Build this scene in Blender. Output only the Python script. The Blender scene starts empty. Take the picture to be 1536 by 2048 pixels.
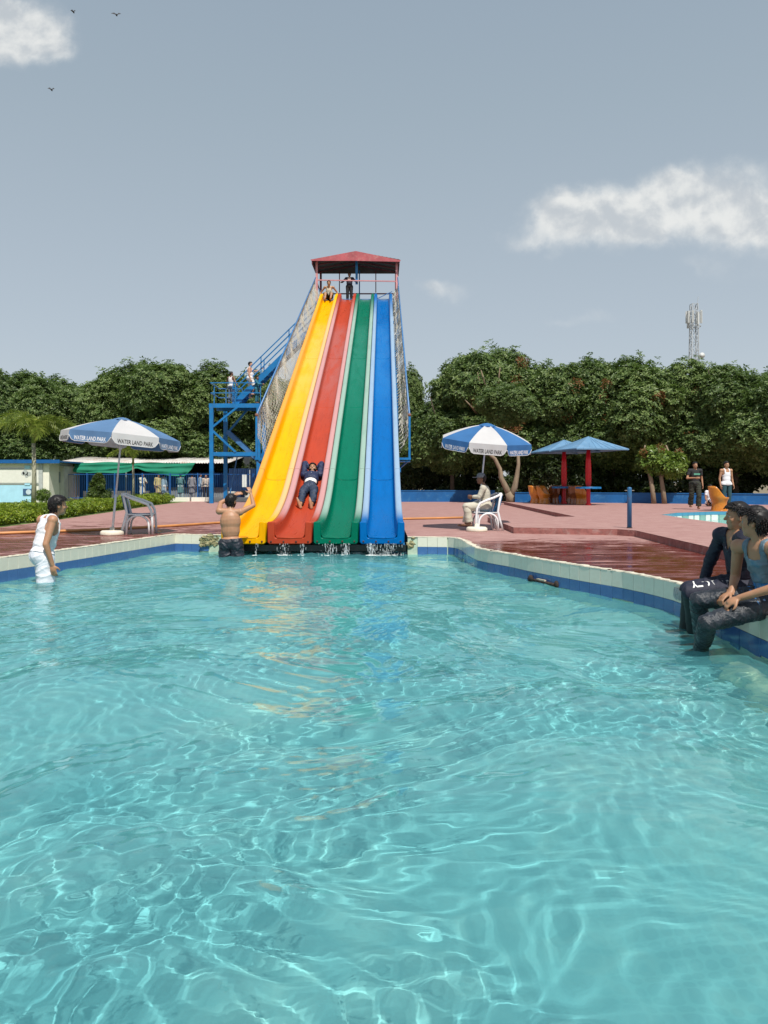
import bpy, bmesh, math, random
import numpy as np
from mathutils import Vector, Matrix, Quaternion
R = math.radians
S = bpy.context.scene
COL = S.collection
random.seed(7)
rng = np.random.default_rng(11)

# ------------------------------------------------------------------ camera, sun, sky, exposure
CH = 1.45                       # eye height above the pool water (z = 0)
cam = bpy.data.cameras.new('camera'); camo = bpy.data.objects.new('camera', cam); COL.objects.link(camo)
camo.location = (0, 0, CH); camo.rotation_euler = (R(90), 0, 0)
cam.sensor_width = 36; cam.lens = 36*1500/2048; cam.shift_y = -59/2048; cam.clip_end = 5000
S.camera = camo
SUN = Vector((.16, -.5, .85)).normalized()
sl = bpy.data.lights.new('sun', 'SUN'); sl.energy = 4.2; sl.angle = R(.5); sl.color = (1, .955, .88)
slo = bpy.data.objects.new('sun', sl); COL.objects.link(slo)
slo.rotation_euler = SUN.to_track_quat('Z', 'Y').to_euler()
sl.cycles.is_caustics_light = True
S.view_settings.view_transform = 'Standard'; S.view_settings.look = 'None'
S.view_settings.exposure = 0.25; S.view_settings.gamma = 1; S.view_settings.use_curve_mapping = False
S.cycles.use_denoising = True
S.cycles.max_bounces = 10; S.cycles.transmission_bounces = 8; S.cycles.diffuse_bounces = 3
S.cycles.sample_clamp_indirect = 6

class NB:
    """tiny helper to write node trees"""
    def __init__(s, nt): s.nt = nt
    def n(s, t, **k):
        x = s.nt.nodes.new(t)
        for a, b in k.items(): setattr(x, a, b)
        return x
    def put(s, sock, v):
        if isinstance(v, bpy.types.NodeSocket): s.nt.links.new(v, sock)
        elif v is not None: sock.default_value = v
    def m(s, op, a, b=None, c=None, clamp=False):
        x = s.n('ShaderNodeMath', operation=op); x.use_clamp = clamp
        s.put(x.inputs[0], a)
        if b is not None: s.put(x.inputs[1], b)
        if c is not None: s.put(x.inputs[2], c)
        return x.outputs[0]
    def mix(s, f, a, b, mode='MIX'):
        x = s.n('ShaderNodeMix', data_type='RGBA'); x.blend_type = mode
        s.put(x.inputs[0], f); s.put(x.inputs[6], a); s.put(x.inputs[7], b)
        return x.outputs[2]
    def noise(s, vec, scale, detail=3, rough=.55, dist=0, out=0):
        x = s.n('ShaderNodeTexNoise'); x.inputs['Scale'].default_value = scale
        x.inputs['Detail'].default_value = detail; x.inputs['Roughness'].default_value = rough
        x.inputs['Distortion'].default_value = dist
        if vec is not None: s.put(x.inputs['Vector'], vec)
        return x.outputs[out]
    def ramp(s, f, stops):
        x = s.n('ShaderNodeValToRGB'); s.put(x.inputs[0], f)
        e = x.color_ramp.elements
        while len(e) < len(stops): e.new(.5)
        for q, (p, c) in zip(e, stops): q.position = p; q.color = c if len(c) == 4 else (*c, 1)
        return x.outputs[0]
    def mr(s, v, a, b, c=0, d=1, smooth=True):
        x = s.n('ShaderNodeMapRange'); x.interpolation_type = 'SMOOTHSTEP' if smooth else 'LINEAR'
        s.put(x.inputs[0], v)
        for i, q in enumerate((a, b, c, d)): s.put(x.inputs[i+1], q)
        return x.outputs[0]
    def scale(s, vec, sc):
        x = s.n('ShaderNodeMapping'); s.put(x.inputs[0], vec); x.inputs['Scale'].default_value = sc
        return x.outputs[0]

# world: Nishita sky seen through dry summer haze, with a few fair-weather clouds
W = bpy.data.worlds.new('World'); S.world = W; W.use_nodes = True
b = NB(W.node_tree)
sky = b.n('ShaderNodeTexSky', sky_type='NISHITA', sun_disc=False)
sky.sun_elevation = math.asin(SUN.z); sky.sun_rotation = math.atan2(SUN.x, SUN.y)
sky.altitude = 200; sky.air_density = 1.0; sky.dust_density = 1.6; sky.ozone_density = 1.0
SKY = .1
tc = b.n('ShaderNodeTexCoord').outputs['Generated']
sp = b.n('ShaderNodeSeparateXYZ'); b.put(sp.inputs[0], tc)
dx, dy, dz = sp.outputs
yy = b.m('MAXIMUM', b.m('ABSOLUTE', dy), .12)
u = b.m('DIVIDE', dx, yy); v = b.m('DIVIDE', dz, yy)
cv = b.n('ShaderNodeCombineXYZ'); b.put(cv.inputs[0], u); b.put(cv.inputs[1], v); cv = cv.outputs[0]
hz = b.mr(dz, -.02, .75, 0, 1, False)
haze = b.ramp(hz, [(0, (.51, .545, .575)), (.25, (.43, .485, .53)), (.6, (.335, .405, .455)), (1, (.25, .32, .40))])
vm = b.n('ShaderNodeVectorMath', operation='SCALE'); b.put(vm.inputs[0], haze); vm.inputs['Scale'].default_value = 10
haze = vm.outputs[0]
skyc = b.mix(.80, sky.outputs[0], haze)
wv_ = b.noise(cv, 13, 5, .62, 0, 1)
vs_ = b.n('ShaderNodeVectorMath', operation='SUBTRACT'); b.put(vs_.inputs[0], wv_); vs_.inputs[1].default_value = (.5,.5,.5)
vc_ = b.n('ShaderNodeVectorMath', operation='SCALE'); b.put(vc_.inputs[0], vs_.outputs[0]); vc_.inputs['Scale'].default_value = .075
sw = b.n('ShaderNodeSeparateXYZ'); b.put(sw.inputs[0], vc_.outputs[0])
uw = b.m('ADD', u, sw.outputs[0]); vw = b.m('ADD', v, b.m('MULTIPLY', sw.outputs[1], .8))
nb = b.noise(cv, 16, 8, .68, .15)
nz = b.m('MULTIPLY', b.m('SUBTRACT', nb, .5), 1.5)
blobs = [(1045,478,60,24,.62),(1105,440,62,52,1),(1130,412,40,34,1),(1195,408,58,44,1),(1190,455,90,50,.9),(1270,425,80,42,.95),
         (1330,420,90,60,.95),(1378,372,50,44,1.15),(1330,392,60,40,1),(1450,390,90,68,.8),(1530,410,110,80,.85),(1420,440,120,40,.6),
         (1500,478,90,40,.6),(1580,470,110,70,.7),(898,580,64,26,.62),(860,576,34,16,.45),(1290,470,120,30,.45),(1185,630,66,24,.42),(1120,648,56,16,.32),(1395,535,60,26,.42),(1480,560,90,26,.22),(1430,660,60,26,.18),
         (10,55,90,70,1.0),(70,70,70,50,.95),(110,86,44,34,.7),(40,110,60,34,.5),(0,20,60,50,.9)]
dens = None
for (px, py, ru, rv, st) in blobs:
    a = b.m('MULTIPLY', b.m('SUBTRACT', uw, (px-768)/1500), 1500/ru)
    c = b.m('MULTIPLY', b.m('SUBTRACT', vw, (965-py)/1500), 1500/rv)
    r2 = b.m('ADD', b.m('MULTIPLY', a, a), b.m('MULTIPLY', c, c))
    g = b.m('MULTIPLY', b.m('POWER', 2.718, b.m('MULTIPLY', r2, -1.25)), st*.72)
    dens = g if dens is None else b.m('ADD', dens, g)
far = b.m('MULTIPLY', b.mr(b.noise(tc, 2.1, 5, .6), .60, .74), .55)      # the same weather goes on around the frame
out_ = b.mr(b.m('ABSOLUTE', u), .62, .9)
out_ = b.m('MAXIMUM', out_, b.mr(v, .75, 1.0))
out_ = b.m('MAXIMUM', out_, b.m('LESS_THAN', dy, 0.05))
front = b.m('GREATER_THAN', dy, .05)
dens = b.m('MINIMUM', dens, 1.15)
dd = b.m('MULTIPLY', b.m('ADD', dens, b.m('MULTIPLY', nz, b.m('MINIMUM', dens, .6))), front)
cm = b.mr(dd, .10, 1.08)
cm = b.m('MAXIMUM', b.m('MULTIPLY', cm, .80), b.m('MULTIPLY', far, out_))
mo = b.n('ShaderNodeVectorMath', operation='ADD'); b.put(mo.inputs[0], cv); mo.inputs[1].default_value = (.006, .016, 0)
relief = b.m('SUBTRACT', b.noise(cv, 15, 5, .55, .2), b.noise(mo.outputs[0], 15, 5, .55, .2))
lit = b.m('ADD', b.m('MULTIPLY', relief, 2.1), b.mr(dd, .2, 1.3, .74, .46, False), None, True)
cm = b.m('MULTIPLY', cm, b.mr(lit, .1, .8, .85, 1.0))
cc = b.mix(b.mr(lit, .2, .85), (5.1, 5.35, 5.55, 1), (7.6, 7.6, 7.35, 1))
full = b.mix(cm, skyc, cc)
bg = W.node_tree.nodes['Background']; b.put(bg.inputs[0], full); bg.inputs[1].default_value = SKY

# ------------------------------------------------------------------ materials
MATS = {}
def mat(name, col, rough=.6, spec=.5, metal=0, var=.12, vs=6., bump=.0, bs=40., sss=0, coat=0, stretch=None, dirt=None, transl=None):
    if name in MATS: return MATS[name]
    m = bpy.data.materials.new(name); m.use_nodes = True; MATS[name] = m
    b = NB(m.node_tree); p = m.node_tree.nodes['Principled BSDF']
    tc = b.n('ShaderNodeTexCoord').outputs['Object']
    if stretch: tc = b.scale(tc, stretch)
    n = b.noise(tc, vs, 5, .6)
    c = Vector(col)
    hi = [min(1, x*(1+var)) for x in c]; lo = [x*(1-var) for x in c]
    cc = b.ramp(n, [(.3, lo), (.7, hi)])
    if dirt:                      # (colour, amount, scale)
        dn = b.noise(tc, dirt[2], 6, .65, .4)
        cc = b.mix(b.m('MULTIPLY', b.mr(dn, .5, .72), dirt[1]), cc, (*dirt[0], 1))
    b.put(p.inputs['Base Color'], cc)
    p.inputs['Roughness'].default_value = rough; p.inputs['Specular IOR Level'].default_value = spec
    p.inputs['Metallic'].default_value = metal
    if coat: p.inputs['Coat Weight'].default_value = coat; p.inputs['Coat Roughness'].default_value = .08
    if sss:
        p.inputs['Subsurface Weight'].default_value = sss; p.inputs['Subsurface Radius'].default_value = (.012, .005, .003)
        p.inputs['Subsurface Scale'].default_value = 1
    if bump:
        bn = b.n('ShaderNodeBump'); bn.inputs['Strength'].default_value = bump; bn.inputs['Distance'].default_value = .02
        b.put(bn.inputs['Height'], b.noise(tc, bs, 4, .6)); b.put(p.inputs['Normal'], bn.outputs[0])
    if transl:
        t = b.n('ShaderNodeBsdfTranslucent'); t.inputs[0].default_value = (*transl, 1)
        mx = b.n('ShaderNodeMixShader'); mx.inputs[0].default_value = .35
        b.put(mx.inputs[1], p.outputs[0]); b.put(mx.inputs[2], t.outputs[0])
        b.put(m.node_tree.nodes['Material Output'].inputs[0], mx.outputs[0])
    return m

def leafmat(name, dark, mid, light, tr=(.10, .16, .03), gloss=.42, scale=.45):
    m = bpy.data.materials.new(name); m.use_nodes = True
    b = NB(m.node_tree); p = m.node_tree.nodes['Principled BSDF']
    g = b.n('ShaderNodeNewGeometry').outputs['Random Per Island']
    tc = b.n('ShaderNodeTexCoord').outputs['Object']
    oi = b.n('ShaderNodeObjectInfo').outputs['Random']
    f = b.m('ADD', b.m('MULTIPLY', g, .6), b.m('MULTIPLY', b.noise(tc, scale, 3), .55))
    f = b.m('ADD', f, b.m('MULTIPLY', b.m('SUBTRACT', oi, .5), .22))
    c = b.ramp(f, [(.2, dark), (.55, mid), (.9, light)])
    b.put(p.inputs['Base Color'], c); p.inputs['Roughness'].default_value = gloss; p.inputs['Specular IOR Level'].default_value = .45
    t = b.n('ShaderNodeBsdfTranslucent'); t.inputs[0].default_value = (*tr, 1)
    mx = b.n('ShaderNodeMixShader'); mx.inputs[0].default_value = .28
    b.put(mx.inputs[1], p.outputs[0]); b.put(mx.inputs[2], t.outputs[0])
    b.put(m.node_tree.nodes['Material Output'].inputs[0], mx.outputs[0])
    return m

# ------------------------------------------------------------------ mesh helpers
class MB:
    def __init__(s): s.v = []; s.f = []; s.mi = []; s.cur = 0; s.sm = []; s.smooth = False
    def add(s, vs, fs, smooth=None):
        o = len(s.v); s.v += [tuple(x) for x in vs]
        for f in fs:
            s.f.append([i+o for i in f]); s.mi.append(s.cur); s.sm.append(s.smooth if smooth is None else smooth)
        return s
    def box(s, c, d, M=None):
        c = Vector(c); x, y, z = [q/2 for q in d]
        vs = [Vector((i*x, j*y, k*z)) for i in (-1, 1) for j in (-1, 1) for k in (-1, 1)]
        if M is not None: vs = [M @ q for q in vs]
        return s.add([q+c for q in vs], [(0,1,3,2),(4,6,7,5),(0,4,5,1),(2,3,7,6),(0,2,6,4),(1,5,7,3)], False)
    def bar(s, p, q, w, h=None, up=(0,0,1)):
        """square bar from p to q"""
        p, q = Vector(p), Vector(q); h = h or w
        d = (q-p); L = d.length; d.normalize(); up = Vector(up)
        if abs(d.dot(up)) > .98: up = Vector((0,1,0))
        a = d.cross(up).normalized(); c = a.cross(d)
        M = Matrix((a, d, c)).transposed()
        return s.box((p+q)/2, (w, L, h), M)
    def tube(s, pts, r, n=8, cap=True, smooth=True):
        pts = [Vector(p) for p in pts]; k = len(pts)
        rr = r if isinstance(r, (list, tuple)) else [r]*k
        t0 = (pts[1]-pts[0]).normalized()
        a = t0.cross(Vector((0,0,1)))
        if a.length < .05: a = t0.cross(Vector((0,1,0)))
        a.normalize(); vs = []
        for i, p in enumerate(pts):
            t = ((pts[min(i+1,k-1)]-pts[max(i-1,0)])).normalized()
            a = (a - t*a.dot(t)).normalized(); c = t.cross(a)
            for j in range(n):
                th = 2*math.pi*j/n; vs.append(p + (a*math.cos(th)+c*math.sin(th))*rr[i])
        fs = [(i*n+j, i*n+(j+1)%n, (i+1)*n+(j+1)%n, (i+1)*n+j) for i in range(k-1) for j in range(n)]
        s.add(vs, fs, smooth)
        if cap:
            o = len(s.v)-len(vs)
            s.f.append([o+j for j in range(n)][::-1]); s.f.append([o+(k-1)*n+j for j in range(n)])
            s.mi += [s.cur]*2; s.sm += [False]*2
        return s
    def lathe(s, c, prof, n=24, M=None, smooth=True, close=True):
        c = Vector(c); vs = []
        for r, z in prof:
            for j in range(n):
                th = 2*math.pi*j/n; q = Vector((r*math.cos(th), r*math.sin(th), z))
                vs.append((M @ q if M is not None else q)+c)
        k = len(prof)
        s.add(vs, [(i*n+j, i*n+(j+1)%n, (i+1)*n+(j+1)%n, (i+1)*n+j) for i in range(k-1) for j in range(n)], smooth)
        if close:
            o = len(s.v)-len(vs)
            s.f.append([o+j for j in range(n)][::-1]); s.f.append([o+(k-1)*n+j for j in range(n)])
            s.mi += [s.cur]*2; s.sm += [False]*2
        return s
    def ball(s, c, r, n=10, M=None):
        c = Vector(c); r = (r, r, r) if not isinstance(r, (tuple, list)) else r
        vs = []; fs = []
        for i in range(1, n):
            for j in range(2*n):
                a, t = math.pi*i/n, math.pi*j/n
                q = Vector((r[0]*math.sin(a)*math.cos(t), r[1]*math.sin(a)*math.sin(t), r[2]*math.cos(a)))
                vs.append((M @ q if M is not None else q)+c)
        for i in range(n-2):
            for j in range(2*n): fs.append((i*2*n+j, (i+1)*2*n+j, (i+1)*2*n+(j+1)%(2*n), i*2*n+(j+1)%(2*n)))
        for sgn, base in ((1, 0), (-1, (n-2)*2*n)):
            q = Vector((0, 0, sgn*r[2])); vs.append((M @ q if M is not None else q)+c); k = len(vs)-1
            for j in range(2*n):
                f = (k, base+j, base+(j+1)%(2*n)); fs.append(f if sgn > 0 else f[::-1])
        return s.add(vs, fs, True)

ORG = {}
def tagp(o, label=None, cat=None, group=None, kind=None):
    if label: o['label'] = label
    if cat: o['category'] = cat
    if group: o['group'] = group
    if kind: o['kind'] = kind
    return o
def thing(name, label, cat, loc=(0,0,0), group=None, rz=0, org=None):
    o = bpy.data.objects.new(name, None); COL.objects.link(o)
    o.location = loc; o.rotation_euler = (0, 0, rz); o.empty_display_size = .1
    ORG[o] = Vector(org if org is not None else loc)
    return tagp(o, label, cat, group)
def link(name, me, mats, parent=None, **k):
    for m in (mats if isinstance(mats, (list, tuple)) else [mats]): me.materials.append(m)
    o = bpy.data.objects.new(name, me); COL.objects.link(o)
    ORG[o] = Vector((0,0,0))
    if parent is not None: o.parent = parent; ORG[o] = ORG[parent]
    return tagp(o, **k)
def obj(name, mb, mats, parent=None, bevel=0, **k):
    me = bpy.data.meshes.new(name)
    org = ORG[parent] if parent is not None else Vector((0,0,0))
    vs = np.array(mb.v, dtype=np.float64).reshape(-1, 3) - np.array(org)
    me.from_pydata(vs.tolist(), [], mb.f); me.update()
    me.polygons.foreach_set('use_smooth', mb.sm); me.polygons.foreach_set('material_index', mb.mi)
    o = link(name, me, mats, parent, **k)
    if bevel:
        md = o.modifiers.new('b', 'BEVEL'); md.width = bevel; md.segments = 2; md.limit_method = 'ANGLE'
    return o
def npmesh(name, V, F, smooth=False):
    """V (n,3), F (m,k) numpy"""
    me = bpy.data.meshes.new(name); k = F.shape[1]; n = len(F)
    me.vertices.add(len(V)); me.vertices.foreach_set('co', np.ascontiguousarray(V, dtype=np.float32).ravel())
    me.loops.add(n*k); me.loops.foreach_set('vertex_index', np.ascontiguousarray(F, dtype=np.int32).ravel())
    me.polygons.add(n); me.polygons.foreach_set('loop_start', np.arange(0, n*k, k, dtype=np.int32))
    me.polygons.foreach_set('use_smooth', np.full(n, smooth)); me.update(calc_edges=True)
    return me
def copy_tree(o, parent=None):
    c = o.copy(); COL.objects.link(c); c.parent = parent
    for ch in list(o.children): copy_tree(ch, c)
    return c
def P3(px, py, Y):              # photo point at a known distance
    return Vector(((px-768)/1500*Y, Y, CH-(py-965)/1500*Y))

# ------------------------------------------------------------------ setting: pool, decks, ground
DK, UD = .35, .48
wall_left = [(-7.2,-4),(-6.5,6),(-5.62,11),(-5.3,12.1),(-5.06,13.2),(-4.78,14.6),(-4.46,16.0)]
wall_bl = [(-4.46,16.0),(-3.4,15.72)]
recess = [(-3.4,15.72),(-3.4,17.3),(.48,17.3),(.48,15.2)]
wall_br = [(.48,15.2),(1.30,15.1)]
wall_right = [(1.30,15.1),(1.44,14.9),(1.5,14.4),(1.51,13.4),(1.56,12.6),(1.72,12.1),(1.95,11.6),(2.14,11.0),(2.37,10.45),(2.66,9.82),(2.93,9.3),(3.1,8.8),(3.2,8.3),(3.23,7.8),(3.2,7.2),(3.16,6.4),(3.13,5.5),(3.1,-4)]
pool = wall_left + wall_bl[1:] + recess[1:] + wall_br[1:] + wall_right[1:]
pool2 = [(8.35,22.6),(9.4,24.1),(11,25.1),(22,24.6),(22,13),(7.9,14.6),(7.75,16.2),(8.1,18),(8.15,20)]
lower_out = [(-9.3,-5),(-9.4,18.3),(-9.6,22),(-11,36),(-11.4,44.5),(9,44.5),(9,-5)]
upper_out = [(4.8,-5),(4.85,10.5),(5.1,15.2),(4.85,15.6),(2.8,16.2),(2.9,21.0),(5.45,21.35),(6.0,37.5),(32,37.5),(32,-5)]

def fill2d(name, loops, z):
    cu = bpy.data.curves.new(name, 'CURVE'); cu.dimensions = '2D'; cu.fill_mode = 'BOTH'
    for lp in loops:
        s = cu.splines.new('POLY'); s.points.add(len(lp)-1); s.use_cyclic_u = True
        for q, p in zip(s.points, lp): q.co = (p[0], p[1], 0, 1)
    o = bpy.data.objects.new(name, cu); COL.objects.link(o)
    dg = bpy.context.evaluated_depsgraph_get(); dg.update()
    me = bpy.data.meshes.new_from_object(o.evaluated_get(dg)); me.name = name
    bpy.data.objects.remove(o); bpy.data.curves.remove(cu); me.materials.clear()
    for v in me.vertices: v.co.z = z
    bm = bmesh.new(); bm.from_mesh(me)
    bmesh.ops.recalc_face_normals(bm, faces=bm.faces)
    if sum(f.normal.z for f in bm.faces) < 0: bmesh.ops.reverse_faces(bm, faces=bm.faces)
    bm.to_mesh(me); bm.free()
    return me

# deck: red cement paving, pink where dry, wet and mirror-like by the pool
def deck_material():
    m = bpy.data.materials.new('red_paving'); m.use_nodes = True
    b = NB(m.node_tree); p = m.node_tree.nodes['Principled BSDF']
    tc = b.n('ShaderNodeTexCoord').outputs['Object']
    s = b.n('ShaderNodeSeparateXYZ'); b.put(s.inputs[0], tc); x, y, z = s.outputs
    big = b.noise(tc, .5, 4, .6); mid = b.noise(b.scale(tc, (1, 1.6, 1)), 2.6, 5, .65, .5); fine = b.noise(tc, 26, 4, .7)
    # per-paver tint
    br = b.n('ShaderNodeTexBrick'); b.put(br.inputs['Vector'], tc); br.inputs['Scale'].default_value = 1
    br.inputs['Brick Width'].default_value = .22; br.inputs['Row Height'].default_value = .11; br.inputs['Mortar Size'].default_value = .006
    br.inputs['Color1'].default_value = (0,0,0,1); br.inputs['Color2'].default_value = (1,1,1,1); br.inputs['Mortar'].default_value = (.5,.5,.5,1)
    dry = b.ramp(b.m('ADD', b.m('MULTIPLY', mid, .6), b.m('MULTIPLY', fine, .4)), [(.3, (.27,.125,.110)), (.5, (.37,.205,.182)), (.72, (.47,.30,.265))])
    dry = b.mix(b.m('MULTIPLY', br.outputs['Color'], .22), dry, (.30,.15,.14,1))
    wet = b.ramp(b.m('ADD', b.m('MULTIPLY', mid, .55), b.m('MULTIPLY', fine, .45)), [(.3, (.10,.016,.010)), (.55, (.165,.030,.018)), (.75, (.20,.065,.028))])
    wr = b.m('MULTIPLY', b.mr(y, 15.9, 12.6), b.m('GREATER_THAN', x, .3))
    wl = b.m('MULTIPLY', b.mr(y, 27, 14.5, 0, .8), b.m('LESS_THAN', x, .3))
    lowlev = b.m('LESS_THAN', z, .44)
    bias = b.m('MULTIPLY', b.m('MAXIMUM', wr, wl), lowlev)
    stk = b.noise(b.scale(tc, (.5, 1.7, 1)), 2.6, 8, .74, .9)
    wv = b.m('ADD', b.m('MULTIPLY', bias, .36), b.m('ADD', b.m('MULTIPLY', stk, 1.35), b.m('MULTIPLY', big, .28)))
    wm = b.mr(wv, 1.0, 1.07)
    b.put(p.inputs['Base Color'], b.mix(wm, dry, wet))
    pud = b.mr(wv, 1.08, 1.26)
    b.put(p.inputs['Roughness'], b.mix(pud, b.mix(wm, (.85,.85,.85,1), (.32,.32,.32,1)), (.06,.06,.06,1)))
    p.inputs['Specular IOR Level'].default_value = .5
    bp = b.n('ShaderNodeBump'); bp.inputs['Distance'].default_value = .008
    b.put(bp.inputs['Strength'], b.mr(pud, 0, 1, .6, .16, False)); 
    b.put(bp.inputs['Height'], b.m('ADD', b.m('MULTIPLY', fine, .5), b.m('ADD', b.m('MULTIPLY', mid, .8), b.m('MULTIPLY', br.outputs['Fac'], -.4))))
    b.put(p.inputs['Normal'], bp.outputs[0])
    return m
DECK = deck_material()
GROUND = mat('dry_soil', (.20,.16,.10), .95, vs=1.2, var=.35, bump=.4, bs=12)
LAWN = mat('lawn_turf', (.10,.15,.03), .9, vs=5, var=.4, bump=.6, bs=60)
link('ground', fill2d('ground', [[(-900,-900),(900,-900),(900,1500),(-900,1500)], pool, pool2], .30), GROUND, kind='structure')
link('deck', fill2d('deck', [lower_out, pool], DK), DECK, kind='structure')
link('lawn', fill2d('lawn', [[(-60,8),(-9.42,8),(-9.42,18.3),(-9.62,22),(-11.02,36),(-11.4,43.8),(-60,43.8)]], .345), LAWN, kind='structure')
ud = link('raised_deck', fill2d('raised_deck', [upper_out, pool2], UD), DECK, kind='structure')
RISER = mat('riser_brick', (.30,.115,.10), .8, var=.3, vs=9, bump=.5, bs=30, dirt=((.45,.36,.33), .5, 5))
mb = MB()
for a, c in zip(upper_out, upper_out[1:]+upper_out[:1]):
    mb.add([(a[0],a[1],.30),(c[0],c[1],.30),(c[0],c[1],UD-.003),(a[0],a[1],UD-.003)], [(0,1,2,3)])
o = obj('step_riser', mb, RISER, kind='structure')
# far deck strip in front of the shed
obj('path', MB().box((-6.5,47.5,.33),(26,6,.06)), DECK, kind='structure')

# pool shell
FLOORZ = -.74
def pool_mat():
    m = bpy.data.materials.new('pool_mosaic'); m.use_nodes = True
    b = NB(m.node_tree); p = m.node_tree.nodes['Principled BSDF']
    tc = b.n('ShaderNodeTexCoord').outputs['Object']
    n1 = b.noise(tc, .7, 4, .6); n2 = b.noise(tc, 7, 4, .6)
    c = b.ramp(b.m('ADD', b.m('MULTIPLY', n1, .75), b.m('MULTIPLY', n2, .25)), [(.32, (.11,.285,.32)), (.5, (.17,.365,.385)), (.68, (.29,.455,.43))])
    # small round mosaic, hardly readable through the water
    vo = b.n('ShaderNodeTexVoronoi'); b.put(vo.inputs['Vector'], tc); vo.inputs['Scale'].default_value = 16; vo.inputs['Randomness'].default_value = .25
    c = b.mix(b.m('MULTIPLY', b.mr(vo.outputs['Distance'], .35, .5), b.mr(b.noise(tc, .9, 3), .4, .65, .02, .17)), c, (.30,.62,.62,1))
    b.put(p.inputs['Base Color'], c); p.inputs['Roughness'].default_value = .5
    return m
PF = pool_mat()
o = link('pool_floor', fill2d('pool_floor', [pool], FLOORZ), PF, kind='structure'); o.cycles.is_caustics_receiver = True
SUBW = mat('submerged_plaster', (.52,.62,.47), .6, var=.25, vs=3.5, dirt=((.10,.24,.33), .9, 2.2))
CONC = mat('dark_concrete', (.05,.05,.045), .9, var=.3, vs=4)
def wallstrip(mb, pts, z0, z1, off=0):
    for a, c in zip(pts, pts[1:]):
        mb.add([(a[0],a[1],z0),(c[0],c[1],z0),(c[0],c[1],z1),(a[0],a[1],z1)], [(3,2,1,0)])
wm_ = MB(); wallstrip(wm_, wall_left+wall_bl[1:], FLOORZ-.02, DK-.004); wallstrip(wm_, wall_br+wall_right[1:], FLOORZ-.02, DK-.004)
o = obj('pool_wall', wm_, SUBW, kind='structure'); o.cycles.is_caustics_receiver = True; PW = o; ORG[PW] = Vector((0,0,0))
wm_ = MB(); wallstrip(wm_, recess, FLOORZ-.02, DK-.004)
obj('recess_wall', wm_, CONC, kind='structure')
# glazed tiles: a cream course above a blue one, each tile its own piece
CREAM = mat('cream_tile', (.72,.70,.58), .16, var=.08, vs=.9, dirt=((.50,.42,.28), .28, 3.5))
BLUE = mat('blue_tile', (.06,.15,.36), .14, var=.18, vs=1.4, dirt=((.16,.26,.40), .35, 4))
GROUT = mat('cement', (.62,.57,.45), .9, var=.25, vs=8, bump=.5, bs=50)
def tile_mesh(name, w, h, m):
    mb = MB().box((0,0,0), (w,.012,h)); me = bpy.data.meshes.new(name)
    bm = bmesh.new(); vs = [bm.verts.new(v) for v in mb.v]; [bm.faces.new([vs[i] for i in f]) for f in mb.f]
    bmesh.ops.bevel(bm, geom=[e for e in bm.edges if abs(e.verts[0].co.y+e.verts[1].co.y) < .02 and e.verts[0].co.y < 0 and e.verts[1].co.y < 0], offset=.0025, segments=1, affect='EDGES')
    bm.to_mesh(me); bm.free(); me.materials.append(m); return me
TW = .2
tm_c = tile_mesh('cream_tile', TW-.004, .196, CREAM)
tm_b = [tile_mesh('blue_tile', TW-.004, h, BLUE) for h in (.14, .17, .22, .31)]
def resample(pts, st):
    P = [Vector((*p, 0)) for p in pts]; out = []; acc = [0]
    for a, c in zip(P, P[1:]): acc.append(acc[-1]+(c-a).length)
    n = int(acc[-1]/st)
    for i in range(n+1):
        d = i*st; k = max(j for j in range(len(P)-1) if acc[j] <= d+1e-9)
        out.append(P[k]+(P[k+1]-P[k])*((d-acc[k])/(acc[k+1]-acc[k])))
    return out
rt = random.Random(4)
for nm, pts, vis in (('l', wall_left[1:], lambda p: p.y > 10.2), ('b', wall_bl, lambda p: p.x < -3.75), ('r', wall_br, lambda p: p.x > .62), ('w', wall_right, lambda p: p.y > 5.4)):
    pp = resample(pts, TW)
    for a, c in zip(pp, pp[1:]):
        mid = (a+c)/2
        if not vis(mid): continue
        t = (c-a).normalized(); nrm = Vector((t.y, -t.x, 0))       # pool side is to the right of travel
        M = Matrix((t, -nrm, Vector((0,0,1)))).transposed().to_4x4()
        for which in (0, 1):
            o = bpy.data.objects.new('tile', tm_c if which == 0 else None or rt.choices(tm_b, (4, 4, 3, 1))[0]) if which else bpy.data.objects.new('tile', tm_c)
            h = o.data.vertices[0].co.z; h = max(v.co.z for v in o.data.vertices)
            zc = .247 if which == 0 else .146-h
            jig = rt.uniform(-.0012, .0012)
            M2 = M.copy(); M2.translation = Vector((mid.x, mid.y, zc)) + nrm*(.0075+jig)
            M2 = M2 @ Matrix.Rotation(R(rt.uniform(-.35,.35)), 4, 'X')
            COL.objects.link(o); o.matrix_world = M2; o.parent = PW
            if which: o.cycles.is_caustics_receiver = True
# chipped cement coping along the rim
def coping(pts, vis):
    pp = resample(pts, .05); mb = MB(); rows = []
    for i, p in enumerate(pp):
        t = (pp[min(i+1,len(pp)-1)]-pp[max(i-1,0)]).normalized(); n = Vector((t.y,-t.x,0))
        w = .05+rt.random()**3*.07; hh = rt.uniform(.002,.008)
        rows.append([p+n*.016+Vector((0,0,.345)), p+n*(.013-rt.random()*.008)+Vector((0,0,DK+.003+hh)), p-n*w+Vector((0,0,DK+.003+hh*.7)), p-n*(w+.006)+Vector((0,0,DK-.004))])
    vs = [q for r in rows for q in r]; fs = []
    for i in range(len(pp)-1):
        if not vis(pp[i]) or rt.random() < .035: continue
        for j in range(3): fs.append((i*4+j, i*4+j+1, i*4+4+j+1, i*4+4+j))
    mb.add(vs, fs); return mb
for pts in (wall_left[1:]+wall_bl[1:], wall_br+wall_right[1:]):
    obj('coping', coping(pts, lambda p: p.y > 4), GROUT, PW)
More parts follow.
